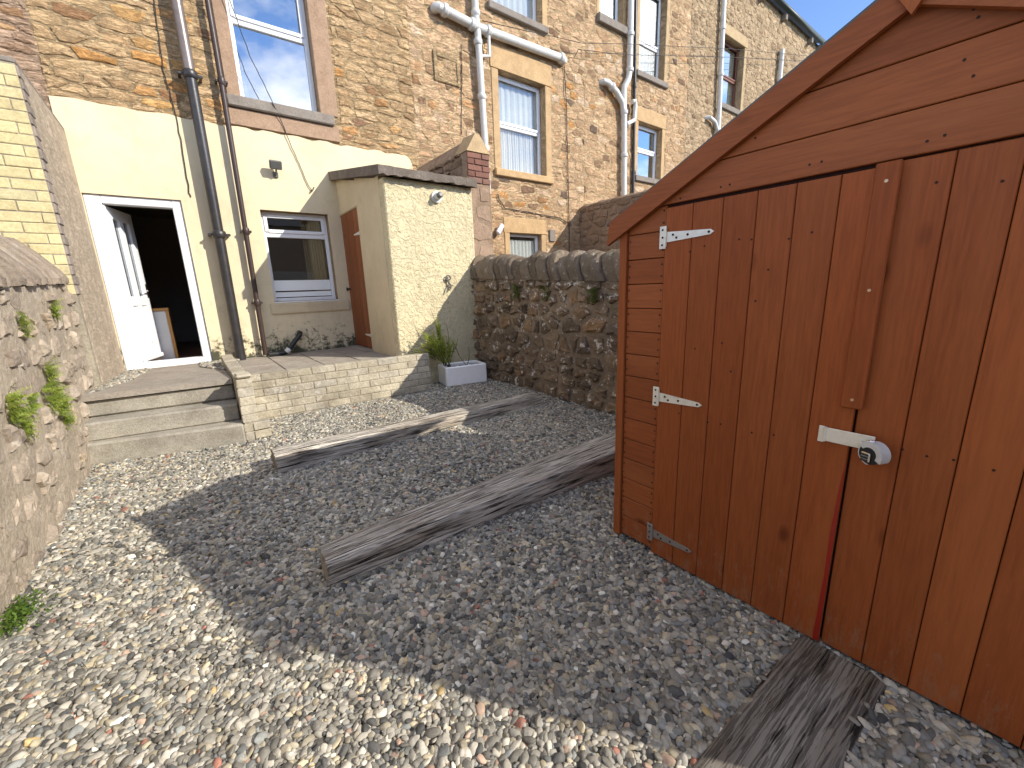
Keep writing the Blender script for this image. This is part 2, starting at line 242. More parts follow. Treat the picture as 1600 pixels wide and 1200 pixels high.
 'slate': m_stone('roof slate', [(0, (0.10, 0.10, 0.11)), (1, (0.15, 0.15, 0.16))], bsc=2), 'gutter': m_plain('green black gutter', (0.035, 0.05, 0.042), 0.45), 'brown_frame': m_plain('brown window frame', (0.16, 0.055, 0.03), 0.45), 'wire': m_plain('black cable', (0.03, 0.026, 0.022), 0.6), 'plastic_white': m_plain('white cable clip', (0.7, 0.7, 0.68), 0.5), 'tan_timber': m_plain('tan timber threshold', (0.46, 0.30, 0.15), 0.7, dirt=0.3),
}
def m_lace():
    t = NT('lace curtain')
    w = t.N.new('ShaderNodeTexWave'); t.put(w.inputs[0], t.pos); w.inputs['Scale'].default_value = 5.5; w.inputs['Distortion'].default_value = 1.5; w.bands_direction = 'X'
    return t.done(t.ramp(w.outputs['Fac'], [(0.0, (0.45, 0.46, 0.47)), (1.0, (0.85, 0.86, 0.87))]), 0.9)
MAT['lace'] = m_lace()
def m_pebble():
    t = NT('river pebbles')
    c = t.attr('pcol', 'Color', 'INSTANCER')
    c = t.mix(c, t.ramp(t.noise(70, 4, 0.7), [(0.3, (0.72, 0.71, 0.70)), (0.65, (1.12, 1.12, 1.12))]), 0.8, 'MULTIPLY')
    return t.done(c, 0.62, t.bump(t.noise(180, 3), 0.15, 0.002), spec=0.3)
MAT['pebble'] = m_pebble()

# ------------------------------------------------------------------ mesh helpers
def _cb_topology():
    idx = {}; sg = []
    for sx in (-1, 1):
        for sy in (-1, 1):
            for sz in (-1, 1):
                for a in range(3): idx[(sx, sy, sz, a)] = len(sg); sg.append((sx, sy, sz, a))
    F = []; S = (-1, 1)
    for s in S:
        F.append([idx[(s, -1, -1, 0)], idx[(s, 1, -1, 0)], idx[(s, 1, 1, 0)], idx[(s, -1, 1, 0)]])
        F.append([idx[(-1, s, -1, 1)], idx[(1, s, -1, 1)], idx[(1, s, 1, 1)], idx[(-1, s, 1, 1)]])
        F.append([idx[(-1, -1, s, 2)], idx[(1, -1, s, 2)], idx[(1, 1, s, 2)], idx[(-1, 1, s, 2)]])
        for u in S:
            F.append([idx[(s, u, -1, 0)], idx[(s, u, 1, 0)], idx[(s, u, 1, 1)], idx[(s, u, -1, 1)]])
            F.append([idx[(s, -1, u, 0)], idx[(s, 1, u, 0)], idx[(s, 1, u, 2)], idx[(s, -1, u, 2)]])
            F.append([idx[(-1, s, u, 1)], idx[(1, s, u, 1)], idx[(1, s, u, 2)], idx[(-1, s, u, 2)]])
            for w in S: F.append([idx[(s, u, w, 0)], idx[(s, u, w, 1)], idx[(s, u, w, 2)]])
    pts = np.array([[s[i] * (1.0 if i == s[3] else 0.8) for i in range(3)] for s in sg])
    G = []
    for f in F:
        p = pts[f]; n = np.cross(p[1] - p[0], p[2] - p[0]); G.append(f if n @ p.mean(0) > 0 else f[::-1])
    return sg, G
CB_S, CB_F = _cb_topology()

class Frame:                                              # u along a wall, v up it, n out of it
    def __init__(s, O, Uv, Vv, Nv): s.O, s.U, s.V, s.N = Vector(O), Vector(Uv), Vector(Vv), Vector(Nv)
    def p(s, u, v, n): return s.O + s.U * u + s.V * v + s.N * n
WORLD = Frame((0, 0, 0), (1, 0, 0), (0, 1, 0), (0, 0, 1))
FAC = Frame((0, 6.9, 0), (1, 0, 0), (0, 0, 1), (0, -1, 0))    # the terrace front

class MB:
    def __init__(s): s.V, s.F, s.T, s.M = [], [], [], []
    def add(s, V, F, t=0.0, m=0):
        o = len(s.V); s.V += [tuple(v) for v in V]; s.F += [[i + o for i in f] for f in F]; s.T += [t] * len(V); s.M += [m] * len(F); return s
    def fbox(s, fr, u0, u1, v0, v1, n0, n1, c=0.0, t=0.0, m=0, jit=0.0):
        lo = (min(u0, u1), min(v0, v1), min(n0, n1)); hi = (max(u0, u1), max(v0, v1), max(n0, n1))
        c = min(c, *(0.45 * (hi[i] - lo[i]) for i in range(3)))
        if c <= 0:
            P = [(a, b, d) for a in (lo[0], hi[0]) for b in (lo[1], hi[1]) for d in (lo[2], hi[2])]
            F = [[0, 1, 3, 2], [4, 6, 7, 5], [0, 4, 5, 1], [2, 3, 7, 6], [0, 2, 6, 4], [1, 5, 7, 3]]
        else:
            P = []
            for g in CB_S:
                q = []
                for i in range(3):
                    e = hi[i] if g[i] > 0 else lo[i]
                    q.append(e if i == g[3] else e - g[i] * c)
                P.append(tuple(x + (U(-jit, jit) if jit else 0) for x in q))
            F = CB_F
        flip = fr.U.cross(fr.V).dot(fr.N) < 0
        return s.add([fr.p(*q) for q in P], [f[::-1] for f in F] if flip else F, t, m)
    def box(s, x0, x1, y0, y1, z0, z1, c=0.0, t=0.0, m=0): return s.fbox(WORLD, x0, x1, y0, y1, z0, z1, c, t, m)
    def tube(s, pts, r, seg=10, caps=True, t=0.0, m=0):
        pts = [Vector(p) for p in pts]; rings = []
        rr = r if isinstance(r, (list, tuple)) else [r] * len(pts)
        d0 = (pts[1] - pts[0]).normalized(); up = Vector((0, 0, 1)) if abs(d0.z) < 0.9 else Vector((1, 0, 0)); a = d0.cross(up).normalized()
        for i, p in enumerate(pts):
            d = (pts[min(i + 1, len(pts) - 1)] - pts[max(i - 1, 0)]).normalized()
            a = (a - d * a.dot(d)).normalized(); b = d.cross(a)
            rings.append([p + (a * math.cos(k * 2 * math.pi / seg) + b * math.sin(k * 2 * math.pi / seg)) * rr[i] for k in range(seg)])
        V = [v for g in rings for v in g]; F = []
        for i in range(len(pts) - 1):
            for k in range(seg):
                F.append([i * seg + k, i * seg + (k + 1) % seg, (i + 1) * seg + (k + 1) % seg, (i + 1) * seg + k])
        if caps: F += [list(range(seg))[::-1], [(len(pts) - 1) * seg + k for k in range(seg)]]
        return s.add(V, F, t, m)
    def poly(s, fr, P, n0, n1, t=0.0, m=0):               # extruded outline in the frame
        k = len(P); ar = sum(P[i][0] * P[(i + 1) % k][1] - P[(i + 1) % k][0] * P[i][1] for i in range(k))
        if ar < 0: P = P[::-1]
        V = [fr.p(u, v, n0) for u, v in P] + [fr.p(u, v, n1) for u, v in P]
        F = [list(range(k))[::-1], [i + k for i in range(k)]] + [[i, (i + 1) % k, (i + 1) % k + k, i + k] for i in range(k)]
        if fr.U.cross(fr.V).dot(fr.N) < 0: F = [f[::-1] for f in F]
        return s.add(V, F, t, m)
    def build(s, name, mats, parent=None, smooth=False, kind=None, origin=None):
        me = bpy.data.meshes.new(name); o = bpy.data.objects.new(name, me)
        off = Vector(origin) if origin is not None else Vector((0, 0, 0))
        me.from_pydata([tuple(Vector(v) - off) for v in s.V] if origin is not None else s.V, [], s.F)
        for m in (mats if isinstance(mats, (list, tuple)) else [mats]): me.materials.append(MAT[m])
        if any(s.M): me.polygons.foreach_set('material_index', s.M)
        a = me.attributes.new('tint', 'FLOAT', 'POINT'); a.data.foreach_set('value', s.T)
        if smooth: me.polygons.foreach_set('use_smooth', [True] * len(me.polygons))
        COL.objects.link(o)
        if origin is not None: o.location = off
        if parent is not None: attach(o, parent)
        if kind: o['kind'] = kind
        return o

def world_loc(o):
    p = Vector(o.location)
    return p if o.parent is None else p + o.matrix_parent_inverse.translation + world_loc(o.parent)
def attach(o, parent):
    o.parent = parent; o.matrix_parent_inverse = Matrix.Translation(-world_loc(parent))
def tag(o, label=None, cat=None, group=None, kind=None):
    if label: o['label'] = label
    if cat: o['category'] = cat
    if group: o['group'] = group
    if kind: o['kind'] = kind
    return o
def thing(name, label, cat, loc=(0, 0, 0), group=None):
    o = bpy.data.objects.new(name, None); COL.objects.link(o); o.location = loc; o.empty_display_size = 0.2
    return tag(o, label, cat, group)
def smooth_by_angle(o, ang=40):
    me = o.data; me.polygons.foreach_set('use_smooth', [True] * len(me.polygons))
    try: me.set_sharp_from_angle(angle=math.radians(ang))
    except Exception: pass
    return o

# ------------------------------------------------------------------ rubble masonry
def clip(P, nx, ny, d):                                   # keep nx*u+ny*v <= d
    out = []; k = len(P)
    for i in range(k):
        a, b = P[i], P[(i + 1) % k]; da, db = nx * a[0] + ny * a[1] - d, nx * b[0] + ny * b[1] - d
        if da <= 0: out.append(a)
        if (da < 0 < db) or (db < 0 < da):
            t = da / (da - db); out.append((a[0] + t * (b[0] - a[0]), a[1] + t * (b[1] - a[1])))
    return out
def area(P): return 0.5 * abs(sum(P[i][0] * P[(i + 1) % len(P)][1] - P[(i + 1) % len(P)][0] * P[i][1] for i in range(len(P)))) if len(P) > 2 else 0.0
def rubble(u0, u1, v0, v1, su, sv, gap, holes=(), bound=None, seed=1):
    R = random.Random(seed); S = []
    v = v0 - sv
    while v < v1 + sv:
        h = sv * R.uniform(0.65, 1.4); u = u0 - su * R.uniform(0.2, 1.5)
        while u < u1 + su:
            w = su * R.choice((0.45, 0.7, 0.9, 1.1, 1.5)) * R.uniform(0.85, 1.15) * (h / sv) ** 0.4
            S.append((u + w / 2, v + h / 2 + R.uniform(-0.24, 0.24) * h)); u += w
        v += h
    A = np.array(S); k = su / sv; B = A * np.array([1.0, k]); cells = []
    for i, (a, b) in enumerate(S):
        if not (u0 - su < a < u1 + su and v0 - sv < b < v1 + sv): continue
        d = ((B - B[i]) ** 2).sum(1); nb = np.argsort(d)[1:22]
        P = [(max(u0, a - 2.5 * su), max(v0, b - 3 * sv)), (min(u1, a + 2.5 * su), max(v0, b - 3 * sv)), (min(u1, a + 2.5 * su), min(v1, b + 3 * sv)), (max(u0, a - 2.5 * su), min(v1, b + 3 * sv))]
        if P[0][0] >= P[1][0] or P[0][1] >= P[3][1]: continue
        for j in nb:
            nx, ny = S[j][0] - a, (S[j][1] - b) * k * k; l = math.hypot(nx, ny); nx /= l; ny /= l
            P = clip(P, nx, ny, nx * (a + S[j][0]) / 2 + ny * (b + S[j][1]) / 2 - gap * 0.5)
            if len(P) < 3: break
        if len(P) < 3: continue
        for (hu0, hu1, hv0, hv1) in holes:
            if len(P) < 3: break
            us = [p[0] for p in P]; vs_ = [p[1] for p in P]
            if max(us) <= hu0 or min(us) >= hu1 or max(vs_) <= hv0 or min(vs_) >= hv1: continue
            c = [clip(P, 1, 0, hu0), clip(P, -1, 0, -hu1), clip(P, 0, 1, hv0), clip(P, 0, -1, -hv1)]
            P = max(c, key=area)
        if bound is not None:
            for (nx, ny, d_) in bound:
                if len(P) > 2: P = clip(P, nx, ny, d_)
        if area(P) > 0.10 * su * sv: cells.append(P)
    return cells
def stone_mesh(fr, P, h, R, dome=0.5, rough=1.0, mx=10):
    P = list(P)
    q = []
    for p in P:
        if not q or math.dist(p, q[-1]) > 0.012: q.append(p)
    if len(q) > 3 and math.dist(q[0], q[-1]) < 0.012: q.pop()
    P = q
    while len(P) < mx:
        i = max(range(len(P)), key=lambda k: math.dist(P[k], P[(k + 1) % len(P)])); a, b = P[i], P[(i + 1) % len(P)]; l = math.dist(a, b)
        if l < 0.03: break
        t = R.uniform(0.35, 0.65); nx, ny = -(b[1] - a[1]) / l, (b[0] - a[0]) / l; j = R.uniform(-0.012, 0.004) * rough
        P.insert(i + 1, (a[0] + t * (b[0] - a[0]) - nx * j, a[1] + t * (b[1] - a[1]) - ny * j))
    cu = sum(p[0] for p in P) / len(P); cv = sum(p[1] for p in P) / len(P); n = len(P)
    ring = [(cu + (p[0] - cu) * R.uniform(0.90, 1.0), cv + (p[1] - cv) * R.uniform(0.88, 1.0)) for p in P]
    V = [fr.p(u, v, -0.03) for u, v in ring]
    tu, tv = R.uniform(-0.3, 0.3), R.uniform(-0.3, 0.3)
    V += [fr.p(cu + (u - cu) * 0.92, cv + (v - cv) * 0.90, h * R.uniform(0.45, 0.95)) for u, v in ring]
    V += [fr.p(cu + (u - cu) * R.uniform(0.45, 0.68), cv + (v - cv) * R.uniform(0.45, 0.68), h * (1 + dome * R.uniform(-0.1, 0.9))) for u, v in ring]
    V.append(fr.p(cu + R.uniform(-.02, .02), cv, h * (1 + dome * R.uniform(0.0, 1.0))))
    F = []
    for i in range(n):
        j = (i + 1) % n
        F += [[i, j, n + j, n + i], [n + i, n + j, 2 * n + j, 2 * n + i], [2 * n + i, 2 * n + j, 3 * n]]
    c = fr.p(cu, cv, h)
    return V, F, c
def lay_stones(parent, fr, cells, mat, h, seed, name='stone', dome=0.5, rough=1.0, limit=300, nfun=None):
    R = random.Random(seed); L = []
    for P in cells:
        hh = R.uniform(*h); f = fr
        if nfun: f = nfun(P)
        V, F, c = stone_mesh(f, P, hh, R, dome, rough); q = project(c); sc = 0.0
        if q and -40 < q[0] < 1640 and -40 < q[1] < 1240: sc = area(P) / (q[2] ** 2)
        L.append((sc, V, F, R.random()))
    L.sort(key=lambda x: -x[0]); rest = MB()
    for i, (sc, V, F, t) in enumerate(L):
        if i < limit and sc > 0: MB().add(V, F, t).build(name, mat, parent)
        else: rest.add(V, F, t)
    if rest.V: rest.build('small_' + name + 's', mat, parent, kind='stuff')
def wall_face(fr, u0, u1, v0, v1, holes, depth):          # one face with openings and their reveals
    mb = MB(); us = sorted({u0, u1, *[h[0] for h in holes], *[h[1] for h in holes]}); vs_ = sorted({v0, v1, *[h[2] for h in holes], *[h[3] for h in holes]})
    us = [u for u in us if u0 <= u <= u1]; vs_ = [v for v in vs_ if v0 <= v <= v1]
    for a, b in zip(us, us[1:]):
        for c, d in zip(vs_, vs_[1:]):
            m = ((a + b) / 2, (c + d) / 2)
            if any(h[0] < m[0] < h[1] and h[2] < m[1] < h[3] for h in holes): continue
            mb.add([fr.p(a, c, 0), fr.p(b, c, 0), fr.p(b, d, 0), fr.p(a, d, 0)], [[0, 1, 2, 3]])
    for (a, b, c, d) in holes:
        for (p, q) in (((a, c), (b, c)), ((b, c), (b, d)), ((b, d), (a, d)), ((a, d), (a, c))):
            mb.add([fr.p(*p, 0), fr.p(*q, 0), fr.p(*q, -depth), fr.p(*p, -depth)], [[0, 1, 2, 3]])
    return mb
def joint(P0, P1): return None
# ------------------------------------------------------------------ shared bricks
BR = {}
def brick_mesh(key, L, H, D, mat, n=5):
    if key in BR: return BR[key]
    out = []
    for i in range(n):
        mb = MB(); mb.fbox(WORLD, -L / 2, L / 2, -H / 2, H / 2, -D / 2, D / 2, 0.005, jit=0.0016)
        o = mb.build('brick', mat); out.append(o.data); bpy.data.objects.remove(o)
    BR[key] = out; return out
def put_brick(me, fr, u, v, n, parent, name='brick', su=1.0, flipud=False, sv=1.0):
    o = bpy.data.objects.new(name, me); COL.objects.link(o)
    c = fr.p(u, v, n)
    m = Matrix(((fr.U.x * su, fr.V.x * sv, fr.N.x, c.x), (fr.U.y * su, fr.V.y * sv, fr.N.y, c.y), (fr.U.z * su, fr.V.z * sv, fr.N.z, c.z), (0, 0, 0, 1)))
    o.matrix_world = m
    if parent is not None: attach(o, parent)
    return o
def brick_wall(parent, fr, u0, u1, v0, rows, L, H, D, mat, key, gap=0.009, proud=0.006, mixmat=None):
    ms = brick_mesh(key, L - gap, H - gap, D, mat)
    for r in range(rows):
        off = (r % 2) * L / 2; u = u0 - off
        while u < u1 - 0.02:
            a, b = max(u, u0), min(u + L, u1)
            if b - a > 0.035:
                put_brick(rng.choice(ms), fr, (a + b) / 2, v0 + (r + 0.5) * H + U(-.0015, .0015), proud - D / 2 + U(-.002, .002), parent, su=(b - a - gap) / (L - gap))
            u += L
# ------------------------------------------------------------------ windows
def window(parent, fr, u0, u1, v0, v1, bars=(), rec=0.13, frame='upvc', glass='glass', sill=None, fw=0.055, back=None, sash=True, label=None, lintel=None):
    mb = MB(); n0, n1 = -rec - 0.06, -rec
    g = 0.002
    mb.fbox(fr, u0 + g, u0 + fw, v0 + g, v1 - g, n0, n1, 0.006); mb.fbox(fr, u1 - fw, u1 - g, v0 + g, v1 - g, n0, n1, 0.006)
    mb.fbox(fr, u0 + fw, u1 - fw, v0 + g, v0 + fw, n0, n1 - 0.002, 0.006); mb.fbox(fr, u0 + fw, u1 - fw, v1 - fw, v1 - g, n0, n1 - 0.002, 0.006)
    vb = [v0 + fw]
    for b in bars:
        mb.fbox(fr, u0 + fw, u1 - fw, b - 0.035, b + 0.035, n0, n1 - 0.003, 0.006); vb += [b - 0.035, b + 0.035]
    vb.append(v1 - fw); lights = [(vb[i], vb[i + 1]) for i in range(0, len(vb), 2)]
    for i, (a, b) in enumerate(lights):
        if sash and i == len(lights) - 1:                 # opening top light stands a little proud
            for (p, q, r_, s_) in ((u0 + fw - .012, u0 + fw + .035, a, b), (u1 - fw - .035, u1 - fw + .012, a, b), (u0 + fw + .035, u1 - fw - .035, a - .012, a + .035), (u0 + fw + .035, u1 - fw - .035, b - .035, b + .012)):
                mb.fbox(fr, p, q, r_, s_, n1 - 0.01, n1 + 0.014, 0.005)
    w = mb.build('window', frame, parent)
    if label: w['label'] = label
    for (a, b) in lights:
        gq = MB(); gq.fbox(fr, u0 + fw - 0.005, u1 - fw + 0.005, a - 0.005, b + 0.005, n0 + 0.020, n0 + 0.026); gq.build('pane', glass, w)
    if sill:
        m, over, sh, pr = sill
        s = MB(); s.fbox(fr, u0 - over, u1 + over, v0 - sh, v0 - 0.002, -0.12, pr, 0.012, jit=0.003); s.build('sill', m, w)
    if back:                                              # blind or curtain hanging inside
        for (nm, m, a, b, c, d) in back:
            bq = MB(); k = 24
            for i in range(k):
                x0, x1 = a + (b - a) * i / k, a + (b - a) * (i + 1) / k
                d0, d1 = 0.012 * math.sin(i * 1.9), 0.012 * math.sin((i + 1) * 1.9)
                bq.add([fr.p(x0, c, n0 - 0.02 + d0), fr.p(x1, c, n0 - 0.02 + d1), fr.p(x1, d, n0 - 0.02 + d1), fr.p(x0, d, n0 - 0.02 + d0)], [[0, 1, 2, 3]])
            bq.build(nm, m, w)
    return w
def surround(parent, fr, u0, u1, v0, v1, mat, jw, lh, proud=0.018, jr=None, name='lintel'):
    a = MB(); a.fbox(fr, u0 - jw, u0 - .001, v0, v1 - 0.003, -0.13, proud, 0.008, jit=0.002); a.build('jamb_stone', mat, parent)
    a = MB(); a.fbox(fr, u1 + .001, u1 + (jr or jw), v0, v1 - 0.003, -0.13, proud, 0.008, jit=0.002); a.build('jamb_stone', mat, parent)
    a = MB(); a.fbox(fr, u0 - jw - 0.02, u1 + (jr or jw) + 0.02, v1, v1 + lh, -0.13, proud + 0.004, 0.01, jit=0.003); a.build(name, mat, parent)
def wall_pipe(parent, pts, r, mat, collars=(), clips=True, name='downpipe', cmat=None, seg=14):
    mb = MB(); mb.tube(pts, r, seg); o = smooth_by_angle(mb.build(name, mat, parent))
    for (c, d) in collars:                                # centre, axis
        c, d = Vector(c), Vector(d).normalized()
        cb = MB(); cb.tube([c - d * 0.045, c - d * 0.03, c + d * 0.03, c + d * 0.045], [r * 1.12, r * 1.32, r * 1.32, r * 1.12], seg)
        if clips:
            cb.box(c.x - r * 2.1, c.x + r * 2.1, c.y - 0.006, c.y + 0.02, c.z - 0.014, c.z + 0.014, 0.004)
            cb.box(c.x - r * 2.0, c.x - r * 1.5, c.y, 6.9, c.z - 0.010, c.z + 0.010); cb.box(c.x + r * 1.5, c.x + r * 2.0, c.y, 6.9, c.z - 0.010, c.z + 0.010)
        smooth_by_angle(cb.build('collar', cmat or mat, o))
    return o

# ------------------------------------------------------------------ ground
g = MB(); n = 40
g.add([(-60, -60, -0.115), (60, -60, -0.115), (60, 60, -0.115), (-60, 60, -0.115)], [[0, 1, 2, 3]])
tag(g.build('ground', 'earth'), kind='structure')
def gz(x, y):                                             # the gravel dips a little along the right wall
    return -0.055 * min(1, max(0, (x - 1.7) / 1.3)) * min(1, max(0, (4.6 - y) / 2.0))

# ================================================================== THE TERRACE
EAVE = 9.65
GRP_H = 'stone terraced houses in the row'
def house_shell(h, x0, x1, mat, holes, v0=-0.13, roofmat='slate'):
    wall_face(FAC, x0, x1, v0, EAVE, holes, 0.34).build('wall', mat, h)
    b = MB(); y1 = 10.6                                   # dark inside: side, back and floors
    b.add([(x0 + .02, 6.93, v0), (x0 + .02, y1, v0), (x0 + .02, y1, EAVE), (x0 + .02, 6.93, EAVE)], [[0, 1, 2, 3]])
    b.add([(x1 - .02, 6.93, v0), (x1 - .02, y1, v0), (x1 - .02, y1, EAVE), (x1 - .02, 6.93, EAVE)], [[3, 2, 1, 0]])
    b.add([(x0, y1, v0), (x1, y1, v0), (x1, y1, EAVE), (x0, y1, EAVE)], [[0, 1, 2, 3]])
    for zf in (2.75, 5.75):
        b.add([(x0 + .02, 7.26, zf), (x1 - .02, 7.26, zf), (x1 - .02, y1, zf), (x0 + .02, y1, zf)], [[0, 1, 2, 3]])
    b.build('inner_wall', 'dark_room', h)
    f = MB(); f.add([(x0 + .02, 6.95, 0.40), (x1 - .02, 6.95, 0.40), (x1 - .02, y1, 0.40), (x0 + .02, y1, 0.40)], [[0, 1, 2, 3]]); f.build('floor', 'floor_wood', h)
    r = MB()
    r.add([(x0, 6.68, EAVE + .02), (x1, 6.68, EAVE + .02), (x1, 10.7, EAVE + 2.5), (x0, 10.7, EAVE + 2.5), (x0, 6.68, EAVE + .06), (x1, 6.68, EAVE + .06), (x1, 10.7, EAVE + 2.56), (x0, 10.7, EAVE + 2.56)],
          [[3, 2, 1, 0], [4, 5, 6, 7], [0, 1, 5, 4], [1, 2, 6, 5], [3, 0, 4, 7]])
    r.build('roof', roofmat, h)
    gt = MB(); gt.tube([(x0 + .003, 6.70, EAVE - 0.03), (x1 - .003, 6.70, EAVE - 0.03)], 0.065, 10); gt.build('gutter', 'gutter', h, smooth=True)
    k = x0 + 1.35
    while k < x1:
        c = MB(); c.fbox(FAC, k - .07, k + .07, EAVE - 0.28, EAVE - 0.10, 0, 0.16, 0.015); c.build('corbel', 'sill', h); k += 2.3

# ---- house with the open back door
h1 = thing('terraced_house', 'stone house with cream lower wall and open white back door', 'house', (1.3, 6.9, 0.36), GRP_H)
DOOR = (-0.735, 0.15, 0.385, 2.44); GFW = (1.0, 1.885, 1.15, 2.40); FFW = (0.995, 1.965, 3.76, 5.55)
house_shell(h1, -0.80, 3.45, 'mortar1', [DOOR, GFW, FFW])
HX = [(0.80, 2.24, 3.40, 6.0), (-0.9, 3.26, 0, 3.40), (3.2, 3.6, 0, 3.02), (3.85, 4.37, 4.63, 5.10)]
lay_stones(h1, FAC, rubble(-0.80, 3.45, 2.9, EAVE, 0.32, 0.115, 0.012, HX, seed=11), 'stone1', (0.003, 0.015), 3, dome=0.6)
rn = wall_face(FAC, -0.80, 3.20, -0.13, 3.35, [DOOR, GFW], 0.02)
rn.V = [(x, y - 0.016, z) for x, y, z in rn.V]
edge = [(-0.80, 3.35), (3.20, 3.35)] + [(3.20 - i * 0.1, 3.40 + 0.012 * math.sin(i * 1.7) + U(-.012, .012)) for i in range(0, 41)]
rn.poly(FAC, edge, -0.01, 0.016)
rn.poly(FAC, [(3.20, -0.13), (3.335, -0.13), (3.335, 3.22), (3.325, 3.29), (3.295, 3.35), (3.25, 3.395), (3.20, 3.40)], -0.01, 0.0165)
rn.build('painted_render', 'cream', h1)
surround(h1, FAC, FFW[0], FFW[1], FFW[2], FFW[3], 'dress_pink', 0.155, 0.3, 0.02, 0.245)
window(h1, FAC, *FFW, bars=(4.70,), sill=('sill', 0.17, 0.135, 0.075), rec=0.12, fw=0.06, label='large first floor window mirroring blue sky and cloud', back=[('blind', 'blind', 1.03, 1.12, 3.85, 4.15)])
b = MB(); b.fbox(FAC, 0.815, 2.195, 3.415, 3.622, -0.05, 0.034, 0.01, jit=0.004); b.build('apron_stone', 'dress_pink', h1)
wg = window(h1, FAC, *GFW, bars=(2.09,), rec=0.105, glass='glass_low', fw=0.05, label='ground floor window with frosted strip low in its pane', back=[('curtain', 'curtain_tan', 1.53, 1.80, 1.2, 2.36)])
for (a, c) in ((1.215, 1.285), (1.305, 1.455)):
    f = MB(); f.fbox(FAC, 1.055, 1.83, a, c, -0.1385, -0.137); f.build('frosted_strip', 'frosted', wg)
b = MB(); b.fbox(FAC, 0.93, 2.045, 0.975, 1.13, 0.0, 0.045, 0.014, jit=0.004); b.build('sill_band', 'cream_smooth', h1)
b = MB(); b.fbox(FAC, GFW[0], GFW[1], 1.132, 1.148, -0.1, 0.03, 0.004); b.build('sill_board', 'upvc', h1)
# door frame and leaf
b = MB(); y = -0.05
b.fbox(FAC, DOOR[0], DOOR[0] + .145, DOOR[2], DOOR[3], -0.14, -0.012, 0.008); b.fbox(FAC, DOOR[1] - .10, DOOR[1], DOOR[2], DOOR[3], -0.14, -0.012, 0.008)
b.fbox(FAC, DOOR[0] + .145, DOOR[1] - .10, DOOR[3] - .095, DOOR[3] - .001, -0.14, -0.014, 0.008); b.fbox(FAC, DOOR[0] + .145, DOOR[1] - .10, DOOR[2], DOOR[2] + .085, -0.14, -0.010, 0.008)
b.fbox(FAC, DOOR[0] + .12, DOOR[0] + .165, DOOR[2] + .085, DOOR[3] - .095, -0.12, -0.05, 0.006)
dfm = b.build('door_frame', 'upvc', h1)
b = MB(); b.fbox(FAC, DOOR[0], DOOR[1], 0.335, 0.383, -0.1, 0.03, 0.006); b.build('threshold', 'tan_timber', h1)
a74 = math.radians(74); LF = Frame((-0.572, 6.975, 0), (math.cos(a74), math.sin(a74), 0), (0, 0, 1), (math.sin(a74), -math.cos(a74), 0))
lw, z0, z1 = 0.64, 0.475, 2.335
b = MB()
b.fbox(LF, 0, .115, z0, z1, -.06, 0, .006); b.fbox(LF, lw - .115, lw, z0, z1, -.06, 0, .006); b.fbox(LF, .115, lw - .115, z1 - .13, z1, -.06, -.001, .006); b.fbox(LF, .115, lw - .115, z0, z0 + .17, -.06, -.001, .006); b.fbox(LF, .115, lw - .115, 1.17, 1.29, -.06, -.001, .006)
b.fbox(LF, .27, .37, 1.29, z1 - .13, -.06, -.001, .006); b.fbox(LF, .27, .37, z0 + .17, 1.17, -.06, -.001, .006)
b.fbox(LF, 0.02, lw - .02, z0 - 0.005, z0 + .05, 0, .03, .01)
dl = b.build('door', 'upvc', h1); dl['label'] = 'white glazed back door standing open inwards'
for u in (.115, .37):
    p = MB(); p.fbox(LF, u - .004, u + .159, 1.285, z1 - .126, -.034, -.026); p.build('pane', 'glass_dark', dl)
    p = MB(); p.fbox(LF, u - .004, u + .159, z0 + .166, 1.174, -.05, -.02); p.fbox(LF, u + .03, u + .125, z0 + .2, 1.14, -.021, -.008, .012); p.build('panel', 'upvc', dl)
p = MB(); p.tube([LF.p(lw - .05, 1.36, 0), LF.p(lw - .05, 1.36, .045), LF.p(lw - .06, 1.36, .05), LF.p(lw - .17, 1.36, .05)], .011, 8); p.fbox(LF, lw - .068, lw - .032, 1.27, 1.45, 0, .008, .003); p.build('handle', 'chrome', dl, smooth=False)
# floodlight on the cream wall
fl = MB(); fr2 = Frame((1.257, 6.76, 2.965), (1, 0, 0), (0, -0.35, 0.937), (0, -0.937, -0.35))
fl.fbox(fr2, -.075, .075, -.055, .055, -.03, .03, .012); fo = fl.build('floodlight', 'lamp_grey', h1); fo['label'] = 'small grey floodlight on the cream wall'
f = MB(); f.fbox(fr2, -.062, .062, -.043, .043, .028, .034); f.build('lens', 'lamp_glass', fo)
f = MB(); f.tube([(1.257, 6.88, 2.86), (1.257, 6.80, 2.87), (1.257, 6.76, 2.92)], .012, 6); f.box(1.225, 1.29, 6.855, 6.885, 2.83, 2.90, .006); f.build('bracket', 'lamp_grey', fo)
# iron pipes
Yp = 6.745
o = wall_pipe(h1, [(0.479, Yp, 3.86), (0.462, Yp, 0.36)], 0.058, 'black_iron', [((0.479, Yp, 3.84), (0, 0, 1)), ((0.474, Yp, 2.03), (0, 0, 1))]); o['label'] = 'thick black iron soil pipe'
o = wall_pipe(h1, [(0.479, Yp, 7.5), (0.479, Yp, 3.87)], 0.058, 'bare_iron'); o['label'] = 'bare weathered upper length of the soil pipe'
o = wall_pipe(h1, [(0.793, 6.785, 7.5), (0.793, 6.785, 3.9), (0.762, 6.785, 0.42)], 0.031, 'brown_iron', [((0.797, 6.785, 3.86), (0, 0, 1)), ((0.782, 6.785, 2.09), (0, 0, 1)), ((0.77, 6.785, 1.15), (0, 0, 1))]); o['label'] = 'thin brown iron rainwater pipe'

